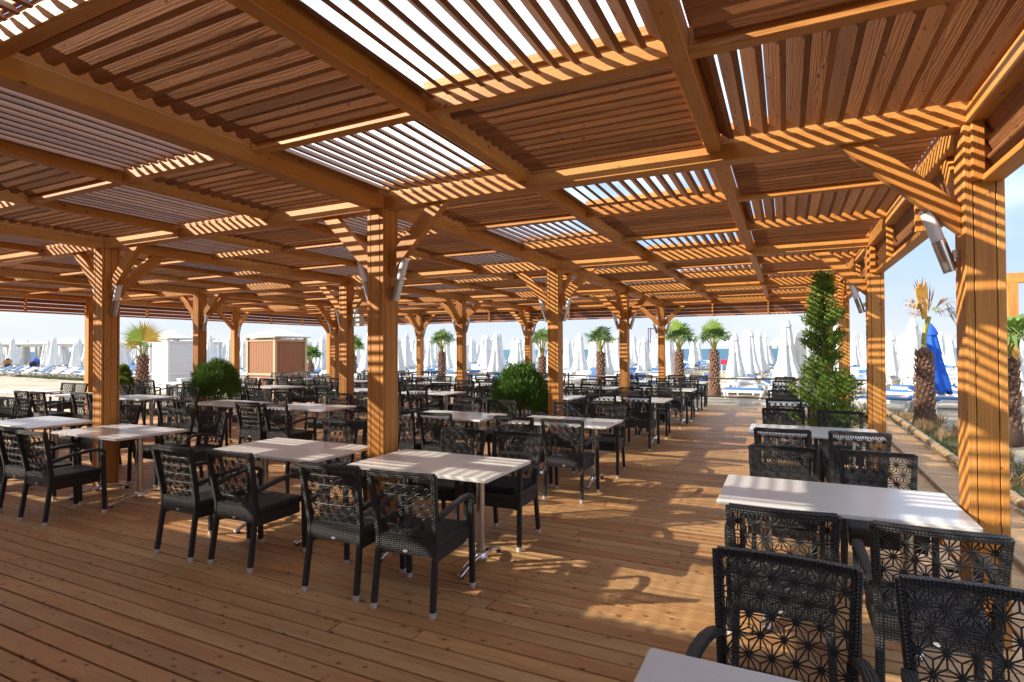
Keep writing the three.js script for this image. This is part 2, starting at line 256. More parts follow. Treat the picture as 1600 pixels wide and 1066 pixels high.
// ------------------------------------------------------------------ pergola
const HB = 2.92;
{
  const P = groupAt('pergola', 0, 0, 0); tag(P, 'large honey-brown timber pergola with tilted louver roof over the deck', 'pergola');
  const px = 0.18, pz = 0.21;
  const groove = std({ color: lin(0.05, 0.02, 0.008), roughness: 0.9 });
  // posts: laminated boards round a recessed core
  const prof = (t) => [[-t / 2 + 0.019, 0.038], [0, t - 0.084], [t / 2 - 0.019, 0.038]];
  for (let c = 0; c < 5; c++) for (let r = -1; r < 4; r++) {
    const p = mesh('post', box(px - 0.012, HB, pz - 0.012, 0, HB / 2, 0), groove, P); p.position.set(-c * W, 0, -r * L);
    const H = HB - 0.002;
    for (const s of [-1, 1]) {
      for (const [o, w] of prof(px)) { const b = timber('post_board', 'y', H, 0.022, w, o, H / 2, s * (pz / 2 - 0.011), beamMats, p, 0, 0.003); b.userData = {}; }
      for (const [o, w] of [[-0.045, 0.066], [0.045, 0.066]].map(v => [v[0] * 0.86, v[1] * 1.12])) timber('post_board', 'y', H, w, 0.022, s * (px / 2 - 0.011), H / 2, o, beamMats, p, 0, 0.003);
    }
  }
  // beams and joists
  const bw = 0.14, bh = 0.21, by = HB + bh / 2;
  for (let r = -1; r < 4; r++) for (let c = 0; c < 4; c++) { const l = W - 0.002 + (c === 0 ? 0.14 : 0), x = -(c + 0.5) * W + (c === 0 ? 0.07 : 0); timber('cross_beam', 'x', l, bw, 0.118, x, HB + 0.059, r * L, beamMats, P, 0, 0.006); timber('cross_beam_cap', 'x', l - 0.004, bw - 0.036, 0.095, x, HB + 0.1665, r * L, beamMats, P, 0, 0.004); }
  for (let c = 0; c < 5; c++) for (let r = -1; r < 3; r++) { timber('long_beam', 'z', L - bw - 0.002, bw, 0.114, -c * W, HB + 0.058, (r + 0.5) * L, beamMats, P, 0, 0.006); timber('long_beam_cap', 'z', L - bw - 0.002, bw - 0.04, 0.094, -c * W, HB + 0.1635, (r + 0.5) * L, beamMats, P, 0, 0.004); }
  const cw = W / 3, cd = L / 3, jw = 0.085, jh = 0.135, jb = 2.985;
  for (let c = 0; c < 4; c++) for (let r = -1; r < 3; r++) for (const k of [1, 2]) timber('long_joist', 'z', L - bw - 0.002, jw, jh, -c * W - k * cw, jb + jh / 2, (r + 0.5) * L, beamMats, P, 0, 0.005);
  for (let c = 0; c < 12; c++) for (let r = -1; r < 3; r++) for (const k of [1, 2]) {
    const l = (c % 3 === 0 ? bw / 2 : jw / 2), l2 = (c % 3 === 2 ? bw / 2 : jw / 2);
    timber('cross_joist', 'x', cw - l - l2 - 0.002, 0.075, jh - 0.012, -(c + 0.5) * cw + (l2 - l) / 2, jb + jh / 2 + 0.006, r * L + k * cd, beamMats, P, 0, 0.005);
  }
  // louver panels: 3 x 3 a bay, the slat direction alternating like a chequerboard
  const cells = [];
  for (let c = 0; c < 12; c++) for (let q = -3; q < 9; q++) {
    const x = -(c + 0.5) * cw, d = (q + 0.5) * cd, alongZ = ((c + q) % 2 + 2) % 2 === 1;   // q = -1 is the panel just before post row 0
    let s = 0; for (const ox of [-0.6, 0, 0.6]) for (const od of [-0.6, 0, 0.6]) if (seen(x + ox, 3.05, d + od, 1)) s = Math.max(s, 1 / camDist(x + ox, 3.05, d + od));
    cells.push({ c, q, x, d, alongZ, s });
  }
  cells.sort((a, b) => b.s - a.s);
  cells.forEach(({ c, q, x, d, alongZ }, i) => {
    
    const lx = cw - (c % 3 === 0 ? bw / 2 : jw / 2) - (c % 3 === 2 ? bw / 2 : jw / 2) - 0.006, qq = ((q % 3) + 3) % 3;
    const ld = cd - (qq === 0 ? bw / 2 : 0.0375) - (qq === 2 ? bw / 2 : 0.0375) - 0.006;
    const ox = ((c % 3 === 2 ? bw / 2 : jw / 2) - (c % 3 === 0 ? bw / 2 : jw / 2)) / 2, od = ((qq === 0 ? bw / 2 : 0.0375) - (qq === 2 ? bw / 2 : 0.0375)) / 2;
    const X = x + ox, D = d + od, n = 13, span = (alongZ ? lx : ld), pit = (span - 0.05) / (n - 1) * 0.985;
    const ry = 3.082, slats = [];
    // two thin bearers the slats are notched into
    const bearers = alongZ ? [['x', lx, 0, ld / 2 - 0.012], ['x', lx, 0, -ld / 2 + 0.012]] : [['z', ld, lx / 2 - 0.012, 0], ['z', ld, -lx / 2 + 0.012, 0]];
    const fr = bearers.map(([a, l, bx, bd]) => timber('bearer', a, l - 0.004, 0.02, 0.05, X + bx, 3.135, D + bd, beamMats, null, 0, 0.003));
    for (let k = 0; k < n; k++) {
      const o = (k - (n - 1) / 2) * pit, j = rr(-0.02, 0.02);
      const s = alongZ ? slat('z', ld - 0.05, 0.030, 0.062, Math.PI - 0.70, X + o, ry + rr(-.003, .003), D, slatMats, j) : slat('x', lx - 0.05, 0.034, 0.069, 0.873, X, ry + rr(-.004, .004), D + o, slatMats, 2 * j);
      slats.push(s);
    }
    if (i < 23) { const g = new THREE.Group(); g.name = 'louver_panel'; g.add(...fr, ...slats); P.add(g); }
    else mesh('louver_panel', merge([...fr, ...slats].map(baked)), slatMats[i % 5], P).userData.kind = 'stuff';
  });
  // knee braces
  const brace = (c, r, dx, dd, run = 0.60) => {
    const l = run * Math.SQRT2 + 0.04, o = mesh('brace', braceGeo(run), pick(beamMats), P);
    o.position.set(-c * W + dx * px / 2, HB, -r * L - dd * pz / 2); o.rotation.y = dx > 0 ? 0 : dx < 0 ? Math.PI : dd > 0 ? Math.PI / 2 : -Math.PI / 2;
  };
  const bgc = {};
  function braceGeo(run) {
    if (bgc[run]) return bgc[run];
    const t = 0.17, s = new THREE.Shape(); s.moveTo(0, -run); s.lineTo(run, 0); s.lineTo(run - t, 0); s.lineTo(0, -run + t);
    s.closePath();
    let g = new THREE.ExtrudeGeometry(s, { depth: 0.07, bevelEnabled: true, bevelSize: 0.003, bevelThickness: 0.003, bevelSegments: 1 }).translate(0.004, -0.004, -0.035);
    const p = g.attributes.position, u = g.attributes.uv; for (let i = 0; i < p.count; i++) u.setXY(i, (p.getX(i) + p.getY(i)) * 0.7 / 3.2 + .3, (p.getX(i) - p.getY(i)) * 0.7 / 0.8 + p.getZ(i) / 0.8);
    return bgc[run] = g;
  }
  for (let c = 0; c < 5; c++) for (let r = -1; r < 4; r++) {
    if (c > 0) brace(c, r, 1, 0); if (c < 4) brace(c, r, -1, 0);
    if (r < 2 && r >= 0) brace(c, r, 0, 1); if (r >= 2) brace(c, r, 0, -1);
  }
  // slatted valance round the open sides: three tilted boards, uprights and a bottom rail
  const rail = (axis, len, x, d, out) => {
    const t = axis === 'z' ? 1 : -1;
    for (const y of [2.872, 2.775, 2.678]) timber('valance_board', axis, len, 0.098, 0.02, x, y, d, slatMats, P, out * 1.1);
    timber('valance_rail', axis, len, 0.10, 0.04, x, 2.60, d, beamMats, P);
  };
  for (let r = -1; r < 3; r++) {
    rail('z', L - pz - 0.004, 0.035, (r + 0.5) * L, 1); rail('z', L - pz - 0.004, -4 * W - 0.035, (r + 0.5) * L, 1);
    for (const k of [1 / 3, 2 / 3, 0.03, 0.97]) for (const x of [-0.033, -4 * W + 0.033]) timber('valance_upright', 'y', 0.33, 0.04, 0.06, x, 2.755, (r + k) * L, beamMats, P);
  }
  for (let c = 0; c < 4; c++) {
    rail('x', W - px - 0.004, -(c + 0.5) * W, 3 * L + 0.035, -1);
    for (const k of [1 / 3, 2 / 3, 0.025, 0.975]) timber('valance_upright', 'y', 0.33, 0.06, 0.04, -(c + k) * W, 2.755, 3 * L - 0.034, beamMats, P);
  }
}

// closed timber canopy behind the camera: it keeps the sun off the near end of the deck
{
  const g = groupAt('terrace_canopy', 0, 0, 0); tag(g, 'closed timber canopy on posts adjoining the near end of the pergola', 'canopy');
  const n = 17; for (let i = 0; i < n; i++) timber('roof_board', 'x', 23, 0.238, 0.03, -8.9, 3.15, -4.47 - i * 0.24, beamMats, g);
  for (const d of [-4.6, -8.3]) timber('beam', 'x', 23, 0.14, 0.2, -8.9, 3.03, d, beamMats, g);
  for (let c = 0; c < 5; c++) timber('post', 'y', 2.92, 0.2, 0.18, -c * W - 0.5, 1.46, -8.3, beamMats, g);
  for (let y = 0.1; y < 2.9; y += 0.2) timber('wall_board', 'x', 23, 0.03, 0.192, -8.9, y, -8.46, beamMats, g);
}

// ------------------------------------------------------------------ wall lamps on the posts
{
  const proto = new THREE.Group();
  const tube = (r, l, y, m, n) => mesh(n, new THREE.CylinderGeometry(r, r, l, 24).translate(0, y, 0), m, proto);
  tube(0.037, 0.19, 0.095, steel, 'steel_body'); tube(0.035, 0.18, 0.282, frosted, 'frosted_tube'); tube(0.038, 0.022, 0.384, steel, 'cap');
  const br = mesh('bracket', merge([box(0.10, 0.05, 0.04, -0.06, 0.10, 0), box(0.012, 0.16, 0.05, -0.088, 0.12, 0)]), steel, proto); br.rotation.z = 0.30;
  let first = true; const rowN = ['front', 'second', 'third', 'back'], colN = ['right-edge', 'second-column', 'middle-column', 'fourth-column', 'left-edge'];
  for (let c = 0; c < 5; c++) for (let r = 0; r < 4; r++) for (const s of [-1, 1]) {
    if ((c === 0 && s > 0) || (c === 4 && s < 0)) continue;
    const o = proto.clone(); o.position.set(-c * W + s * 0.135, 2.10, -r * L); o.rotation.set(0, s > 0 ? 0 : Math.PI, 0); o.rotateZ(-0.30);
    top('post_lamp', o); tag(o, `steel and frosted tube lamp on the ${s < 0 ? 'left' : 'right'} side of the ${rowN[r]}-row ${colN[c]} post`, 'lamp', 'tube lamps on the pergola posts');
  }
  const b = groupAt('speaker_box', -8.39, 2.12, 4.25); b.position.x = -8.33; tag(b, 'small white speaker box on the second-row middle post', 'speaker');
  mesh('cabinet', new RoundedBoxGeometry(0.1, 0.22, 0.12, 2, 0.012), plasticWhite, b).position.set(-0.08 + 0.115, 0.1, -0.06); mesh('bracket', box(0.12, 0.03, 0.03, -0.03, 0.1, 0), steel, b); b.children[0].position.z = -0.02;
}

// ------------------------------------------------------------------ tables
const TW = 1.26, TD = 0.77, TH = 0.755;
const tableProto = (() => {
  const g = new THREE.Group();
  const s = new THREE.Shape(), a = TW / 2 - 0.008, b = TD / 2 - 0.008, r = 0.012; s.moveTo(-a + r, -b); s.lineTo(a - r, -b); s.quadraticCurveTo(a, -b, a, -b + r); s.lineTo(a, b - r); s.quadraticCurveTo(a, b, a - r, b); s.lineTo(-a + r, b); s.quadraticCurveTo(-a, b, -a, b - r); s.lineTo(-a, -b + r); s.quadraticCurveTo(-a, -b, -a + r, -b);
  const t = new THREE.ExtrudeGeometry(s, { depth: 0.014, bevelEnabled: true, bevelSize: 0.008, bevelThickness: 0.007, bevelSegments: 3, curveSegments: 4 }).rotateX(-Math.PI / 2).translate(0, TH - 0.021, 0);
  mesh('table_top', boxUV(t, 1.2), tableWhite, g);
  mesh('under_frame', merge([box(0.96, 0.03, 0.05, 0, TH - 0.044, 0.12), box(0.96, 0.03, 0.05, 0, TH - 0.044, -0.12), box(0.06, 0.028, 0.5, 0.37, TH - 0.043, 0), box(0.06, 0.028, 0.5, -0.37, TH - 0.043, 0)]), black, g);
  for (const x of [-0.37, 0.37]) {
    mesh('column', new THREE.CylinderGeometry(0.034, 0.034, TH - 0.12, 20).translate(x, (TH - 0.12) / 2 + 0.06, 0), steel, g);
    const foot = mesh('base', new THREE.LatheGeometry([[0, 0.115], [0.035, 0.112], [0.046, 0.09], [0.058, 0.06], [0.05, 0.038], [0, 0.036]].map(p => new THREE.Vector2(...p)), 20).translate(x, 0, 0), chrome, g);
    for (const sz of [-1, 1]) {
      const arm = sweepTaper([[x, 0.075, 0], [x, 0.078, sz * 0.08], [x, 0.066, sz * 0.17], [x, 0.045, sz * 0.25], [x, 0.024, sz * 0.305], [x, 0.016, sz * 0.32]], [0.07, 0.065, 0.058, 0.05, 0.045, 0.03], [0.05, 0.046, 0.036, 0.03, 0.03, 0.02]);
      mesh('base_arm', arm, chrome, foot); mesh('glide', new THREE.CylinderGeometry(0.02, 0.022, 0.016, 12).translate(x, 0.008, sz * 0.29), black, foot);
    }
  }
  return g;
})();
function sweepTaper(pts, ws, hs) {
  const pos = [], idx = [], K = 10, P = pts.map(p => new THREE.Vector3(...p)), uv = [];
  P.forEach((p, i) => { const t = P[Math.min(i + 1, P.length - 1)].clone().sub(P[Math.max(i - 1, 0)]).normalize(); const n = new THREE.Vector3(1, 0, 0).cross(t).normalize(); if (n.y < 0) n.negate(); for (let k = 0; k < K; k++) { const a = k / K * Math.PI * 2; const v = p.clone(); v.x += Math.cos(a) * ws[i] / 2; v.addScaledVector(n, Math.sin(a) * hs[i] / 2); pos.push(v.x, v.y, v.z); uv.push(k / K, i); } });
  for (let i = 0; i < P.length - 1; i++) for (let k = 0; k < K; k++) { const a = i * K + k, b = i * K + (k + 1) % K; idx.push(a, b, a + K, b, b + K, a + K); }
  const e = (P.length - 1) * K; for (let k = 1; k < K - 1; k++) idx.push(e, e + k, e + k + 1);
  const g = new THREE.BufferGeometry(); g.setAttribute('position', new THREE.Float32BufferAttribute(pos, 3)); g.setAttribute('uv', new THREE.Float32BufferAttribute(uv, 2)); g.setIndex(idx); g.computeVertexNormals(); return g;
}

// ------------------------------------------------------------------ chair: faces +z, origin on the floor under the seat
const chairProto = (() => {
  const g = new THREE.Group();
  const bx = (y) => y < 0.42 ? 0.214 + (0.205 - 0.214) * y / 0.42 : 0.205 + (0.232 - 0.205) * (y - 0.42) / 0.46;     // half width of the back frame
  const bz = (y) => y < 0.42 ? -0.275 + 0.06 * y / 0.42 : -0.215 - 0.075 * ((y - 0.42) / 0.46) ** 1.1;
  for (const s of [-1, 1]) {
    const rl = mesh('leg', sweep([0.035, 0.14, 0.26, 0.38].map(y => [s * bx(y), y, bz(y)]), 0.036, 0.036), wicker, g);
    mesh('foot_cap', new THREE.CylinderGeometry(0.0175, 0.0165, 0.036, 4, 1).rotateY(Math.PI / 4).scale(1.38, 1, 1.38).translate(s * bx(0.02), 0.018, bz(0.02)), alu, rl);
    const fl = mesh('leg', sweep([[s * 0.252, 0.035, 0.235], [s * 0.252, 0.3, 0.228], [s * 0.252, 0.60, 0.218]], 0.037, 0.037), wicker, g);
    mesh('foot_cap', new THREE.CylinderGeometry(0.018, 0.017, 0.036, 4, 1).rotateY(Math.PI / 4).scale(1.38, 1, 1.38).translate(s * 0.252, 0.018, 0.235), alu, fl);
    mesh('armrest', sweep([[s * 0.226, 0.595, -0.222], [s * 0.236, 0.615, -0.16], [s * 0.246, 0.64, -0.05], [s * 0.252, 0.655, 0.07], [s * 0.253, 0.655, 0.16], [s * 0.252, 0.645, 0.205], [s * 0.252, 0.625, 0.226], [s * 0.252, 0.596, 0.232]], 0.042, 0.03), wicker, g);
  }
  // woven seat box with a softly rounded front
  mesh('seat', boxUV(new RoundedBoxGeometry(0.452, 0.055, 0.462, 3, 0.02).translate(0, 0.43, 0.01), 1 / 0.05), wicker, g);
  mesh('apron', boxUV(merge([box(0.43, 0.075, 0.02, 0, 0.367, 0.205), box(0.02, 0.085, 0.42, 0.208, 0.365, 0), box(0.02, 0.085, 0.42, -0.208, 0.365, 0), box(0.40, 0.10, 0.028, 0, 0.405, -0.222)]), 1 / 0.05), wicker, g);
  const bow = (x, y) => -0.022 * (1 - (x / bx(y)) ** 2) * smooth(0.42, 0.6, y);       // the back is slightly hollow
  const fr = [];
  for (const s of [-1, 1]) fr.push(sweep([0.37, 0.46, 0.56, 0.66, 0.76, 0.88].map(y => [s * bx(y), y, bz(y)]), 0.036, 0.036));
  const rail = (y, h) => sweep([-1, -0.6, -0.2, 0.2, 0.6, 1].map(k => [k * bx(y), y, bz(y) + bow(k * bx(y), y)]), h, 0.032);
  fr.push(rail(0.872, 0.036), rail(0.462, 0.03));
  const frame = mesh('back_frame', merge(fr), wicker, g);
  mesh('maker_plate', new THREE.CylinderGeometry(0.011, 0.011, 0.004, 16).rotateX(Math.PI / 2).scale(1.5, 0.8, 1).translate(0, 0.377, -0.239), alu, frame);
  // lattice of crossing strands: hexagon stars of twelve spokes
  const st = [], sp = 0.078, rowh = sp * Math.sqrt(3) / 2, y0 = 0.455, y1 = 0.875;
  const inside = (x, y) => y >= y0 && y <= y1 && Math.abs(x) <= bx(y) + 0.004;
  const at3 = (x, y, o) => new THREE.Vector3(x, y, bz(y) + bow(x, y) + 0.017 + o);
  const strip = (x0, ya, x1, yb, o) => {
    // clip to the panel
    let A = [x0, ya], B = [x1, yb]; if (!inside(...A) && !inside(...B)) return;
    for (let k = 0; k < 2; k++) { const [p, q] = k ? [B, A] : [A, B]; if (!inside(...p)) { let lo = 0, hi = 1; for (let i = 0; i < 14; i++) { const m = (lo + hi) / 2; inside(q[0] + (p[0] - q[0]) * m, q[1] + (p[1] - q[1]) * m) ? lo = m : hi = m; } p[0] = q[0] + (p[0] - q[0]) * lo; p[1] = q[1] + (p[1] - q[1]) * lo; } }
    const a = at3(A[0], A[1], o), b = at3(B[0], B[1], o), l = a.distanceTo(b); if (l < 0.006) return;
    const t = b.clone().sub(a).normalize(), n = new THREE.Vector3(-t.y, t.x, 0).normalize(), f = new THREE.Vector3().crossVectors(t, n);
    const w = 0.0031, h = 0.0028, pos = [], c = [[-w, -h * .4], [-w * .45, h], [w * .45, h], [w, -h * .4], [0, -h]].map(([p, q]) => [a, b].map(v => v.clone().addScaledVector(n, p).addScaledVector(f, q)));
    for (let i = 0; i < 5; i++) { const [p, q] = c[i], [r, s] = c[(i + 1) % 5]; for (const v of [p, r, q, q, r, s]) pos.push(v.x, v.y, v.z); }
    const gg = new THREE.BufferGeometry(); gg.setAttribute('position', new THREE.Float32BufferAttribute(pos, 3)); gg.setAttribute('uv', new THREE.Float32BufferAttribute(new Float32Array(pos.length / 3 * 2), 2)); gg.computeVertexNormals(); st.push(gg);
  };
  for (let j = -1; j < 8; j++) for (let i = -4; i <= 4; i++) {
    const x = (i + (j & 1 ? 0.5 : 0)) * sp, y = y0 + 0.012 + j * rowh;
    const c1 = [x + sp / 2, y + rowh / 3], c2 = [x, y + rowh * 2 / 3], nb = [[x + sp, y], [x + sp / 2, y + rowh], [x - sp / 2, y + rowh]];
    nb.forEach((n, k) => strip(x, y, ...n, k * 0.0018));
    for (const v of [[x, y], [x + sp, y], [x + sp / 2, y + rowh]]) strip(...c1, ...v, 0.003);
    for (const v of [[x, y], [x - sp / 2, y + rowh], [x + sp / 2, y + rowh]]) strip(...c2, ...v, 0.003);
  }
  mesh('back_lattice', merge(st), strand, g);
  // woven binding of the lattice on the sitter's side
  const bind = [-1, 1].map(s => sweep([0.455, 0.6, 0.75, 0.878].map(y => [s * (bx(y) + 0.006), y, bz(y) + 0.018]), 0.017, 0.012));
  bind.push(sweep([-1, -0.5, 0, 0.5, 1].map(k => [k * bx(0.88), 0.884, bz(0.88) + bow(k * bx(0.88), 0.88) + 0.016]), 0.018, 0.014));
  mesh('binding', merge(bind), wicker, g);
  return g;
})();

{
  let fs = 7; const rf = (p, q) => p + (q - p) * hash(fs++, 17, 91);
  const colX = [-0.76, -3.51, -5.13, -7.83, -9.62, -12.45, -14.1, -16.45];
  const colN = ['right-edge', 'aisle', 'third', 'fourth', 'fifth', 'sixth', 'seventh', 'left-edge'];
  const rowsR = [-2.74, -0.14, 2.88, 6.35, 11.6], rows = [null, -0.27, 2.62, 6.0, 8.8, 11.8];
  const rowNR = ['nearest', 'front', 'second', 'third', 'back'], rowN = [null, 'front', 'second', 'third', 'fourth', 'back'];
  colX.forEach((cx, c) => (c ? rows : rowsR).forEach((cd, r) => {
    if (cd === null) return;
    if (c === 4 && r === 1) cd += 0.1;
    if (c === 7 && r === 1) return;
    const fix = c === 0 || (c <= 3 && r === 1), jx = fix ? 0 : rf(-0.06, 0.06), jd = fix ? 0 : rf(-0.07, 0.07), ja = fix ? 0 : rf(-0.025, 0.025);
    const x = cx + jx, d = cd + jd, where = `${(c ? rowN : rowNR)[r]} row, ${colN[c]} column`;
    const t = tableProto.clone(); t.position.set(x, 0, -d); t.rotation.y = ja; top('dining_table', t);
    tag(t, `white rectangular dining table on two chromed feet, ${where}`, 'table', 'white dining tables on the deck');
    for (const near of [1, 0]) for (const right of [0, 1]) {
      const sx = x + (c ? (right ? 0.27 : -0.32) : (right ? 0.33 : -0.29)) + rf(-0.02, 0.02), back = 0.63 + rf(-0.03, 0.05) + (c === 0 ? 0.05 : 0);
      if (near && c === 0 && r === 0) continue;
      const dd = near ? d - back : d + back;
      if (!(seen(sx, 0.8, dd, 1.12) || seen(sx, 0.3, dd, 1.12))) continue;
      const o = chairProto.clone(); top('dining_chair', o); o.position.set(sx, 0, -dd); o.rotation.y = (near ? Math.PI : 0) + rf(-0.05, 0.05) + (c === 1 && r === 1 ? (near ? 0.06 : 0.02) : 0);
      tag(o, `black woven armchair, ${where}, ${near ? 'near' : 'far'} side, ${right ? 'right' : 'left'} seat`, 'chair', 'black woven chairs at the tables');
      if (c === 1 && r === 1 && !near && right) {
        const q = mesh('', boxUV(new RoundedBoxGeometry(0.40, 0.045, 0.42, 3, 0.02), 4), cushionCloth); q.position.set(sx, 0.481, -dd + 0.02); q.rotation.y = o.rotation.y; top('seat_cushion', q); tag(q, 'thin black cushion on the chair behind the front aisle table', 'cushion');
      }
    }
  }));
}

// ------------------------------------------------------------------ plants
const leafG = new THREE.MeshPhysicalMaterial({ color: lin(0.11, 0.27, 0.03), roughness: 0.6, transmission: 0.4, thickness: 0 }), leafG2 = new THREE.MeshPhysicalMaterial({ color: lin(0.17, 0.31, 0.04), roughness: 0.6, transmission: 0.35, thickness: 0 });
const leafLight = new THREE.MeshPhysicalMaterial({ color: lin(0.22, 0.32, 0.045), roughness: 0.6, transmission: 0.25, thickness: 0 });
const leafYellow = new THREE.MeshPhysicalMaterial({ color: lin(0.50, 0.34, 0.03), roughness: 0.6, transmission: 0.35, thickness: 0 });
const leafMix = new THREE.MeshPhysicalMaterial({ color: lin(0.26, 0.34, 0.03), roughness: 0.6, transmission: 0.4, thickness: 0 });
const palmG = std({ color: lin(0.09, 0.17, 0.035), roughness: 0.5 }), dryLeaf = std({ color: lin(0.36, 0.22, 0.10), roughness: 0.8 });
const bark = std({ color: lin(0.10, 0.055, 0.035), roughness: 0.95 }), husk = std({ color: lin(0.22, 0.12, 0.08), roughness: 0.9 });
const petiole = std({ color: lin(0.27, 0.25, 0.05), roughness: 0.5 }), orangeHusk = std({ color: lin(0.52, 0.26, 0.03), roughness: 0.7 });
function tris(list) { const p = new Float32Array(list.length * 3); list.forEach((v, i) => { p[i * 3] = v.x; p[i * 3 + 1] = v.y; p[i * 3 + 2] = v.z; }); const g = new THREE.BufferGeometry(); g.setAttribute('position', new THREE.BufferAttribute(p, 3)); g.setAttribute('uv', new THREE.BufferAttribute(new Float32Array(list.length * 2), 2)); g.computeVertexNormals(); return g; }
const V = (x, y, z) => new THREE.Vector3(x, y, z);
const rdir = () => { const z = rr(-1, 1), a = rr(0, 6.2832), r = Math.sqrt(1 - z * z); return V(r * Math.cos(a), z, r * Math.sin(a)); };
// a feathery scale-leaf spray: a little twig of blades
function spray(out, p, dir, len, w) {
  const side = dir.clone().cross(rdir()).normalize(), n = 3;
  for (let k = 0; k < n; k++) { const t = k / n, q = p.clone().addScaledVector(dir, len * t * 0.6), s = (k % 2 ? 1 : -1), d = dir.clone().addScaledVector(side, s * 0.55).normalize(), c = side.clone().cross(d).normalize(); out.push(q.clone().addScaledVector(c, w / 2), q.clone().addScaledVector(c, -w / 2), q.clone().addScaledVector(d, len * 0.55)); }
  const c = rdir().cross(dir).normalize(); out.push(p.clone().addScaledVector(c, w / 2), p.clone().addScaledVector(c, -w / 2), p.clone().addScaledVector(dir, len));
}
function pot(g, r, h) { mesh('planter', new THREE.LatheGeometry([[0, 0.01], [r * 0.75, 0.01], [r * 0.8, 0.03], [r, h - 0.04], [r * 1.06, h - 0.035], [r * 1.06, h], [r * 0.95, h], [r * 0.93, h - 0.05], [0, h - 0.05]].map(p => V(...p, 0)), 28), std({ color: lin(0.06, 0.05, 0.045), roughness: 0.8 }), g); mesh('stem', new THREE.CylinderGeometry(0.02, 0.03, 0.4, 8).translate(0, h + 0.1, 0), bark, g); }
function bush(x, d, rx, h, label) {
  const g = groupAt('round_shrub', x, 0, d); tag(g, label, 'shrub'); pot(g, 0.24, 0.42);
  const A = [[], []], clumps = [];
  for (let i = 0; i < 70; i++) { const v = rdir(); v.y = Math.abs(v.y) * 1.0 - 0.35; clumps.push(V(v.x * rx * rr(0.45, 0.86), 0.42 + (h - 0.42) * (0.46 + v.y * 0.66 * rr(0.7, 1)), v.z * rx * rr(0.45, 0.86))); }
  for (const c of clumps) for (let i = 0; i < 190; i++) {
    const v = rdir(), p = c.clone().addScaledVector(v, rr(0.4, 1) * rx * 0.30), dir = V(p.x / rx * 0.7, 1.0, p.z / rx * 0.7).addScaledVector(v, 0.55).normalize();
    spray(A[rnd() < 0.45 ? 1 : 0], p, dir, rr(0.05, 0.10), rr(0.008, 0.014));
  }
  mesh('foliage', tris(A[0]), leafG, g); mesh('new_growth', tris(A[1]), leafG2, g); return g;
}
bush(-4.92, 4.25, 0.50, 1.50, 'rounded dark green shrub beside the second-row post right of the centre');
bush(-12.37, 4.25, 0.56, 1.50, 'rounded dark green shrub in front of the second-row left post');
{ const o = bush(-17.0, 4.95, 0.22, 1.35, 'small bright green shrub by the left-edge post'); o.name = numbered('small_shrub'); o.children.forEach(c => { if (c.name === 'foliage') c.material = leafLight; }); }
{ const o = bush(-16.2, 4.4, 0.26, 0.98, 'low green shrub just right of the big left post'); o.children.forEach(c => { if (c.name === 'foliage') c.material = leafLight; }); }
{ // tall slender conifer by the right-hand posts
  const g = groupAt('slim_conifer', -0.56, 0, 4.35); tag(g, 'tall slim bright green conifer between right-edge tables', 'tree'); pot(g, 0.2, 0.36);
  mesh('trunk', new THREE.CylinderGeometry(0.012, 0.035, 2.2, 8).translate(0, 1.4, 0), bark, g);
  const A = [[], [], []];
  for (let i = 0; i < 150; i++) {
    const t = Math.pow(rnd(), 0.85), y = 0.38 + t * 2.2, env = 0.46 * Math.pow(1 - t, 0.85) * (0.45 + 0.75 * vnoise(t * 13, i * 0.0, 20, 3, 4)) + 0.05, a = rr(0, 6.2832);
    const base = V(0, y, 0), end = V(Math.cos(a) * env, y + env * 0.55 + 0.04, Math.sin(a) * env);
    const n = 40 + Math.floor(env * 160);
    for (let k = 0; k < n; k++) { const q = base.clone().lerp(end, Math.pow(rnd(), 0.6)).addScaledVector(rdir(), 0.05); spray(A[Math.floor(rnd() * 3)], q, V(Math.cos(a) * 0.5, 0.9, Math.sin(a) * 0.5).addScaledVector(rdir(), 0.8).normalize(), rr(0.03, 0.075), rr(0.009, 0.017)); }
  }
  mesh('foliage', tris(A[0]), leafG2, g); mesh('new_growth', tris(A[1]), leafLight, g); mesh('young_growth', tris(A[2]), leafLight, g);
}
// fan palm
function fanLeaf(out, c, dir, up, R, n, spread, droop) {
  const s = dir.clone().cross(up).normalize(), u = s.clone().cross(dir).normalize();
  for (let i = 0; i < n; i++) {
    const a = (i / (n - 1) - 0.5) * spread, d = dir.clone().multiplyScalar(Math.cos(a)).addScaledVector(s, Math.sin(a)), w = s.clone().multiplyScalar(Math.cos(a)).addScaledVector(dir, -Math.sin(a));
    const r = R * rr(0.82, 1.05) * (1 - 0.15 * Math.abs(a) / spread), half = Math.sin(spread / n / 2) * r * 0.62;
    const m = c.clone().addScaledVector(d, r * 0.6).addScaledVector(u, ((i % 2) ? 0.012 : -0.012)), e = c.clone().addScaledVector(d, r).addScaledVector(V(0, -1, 0), droop * rr(0.3, 1.3) * r);
    const m1 = m.clone().addScaledVector(w, half), m2 = m.clone().addScaledVector(w, -half);
    out.push(c, m1, m, c, m, m2, m1, e, m, m, e, m2);
  }
}
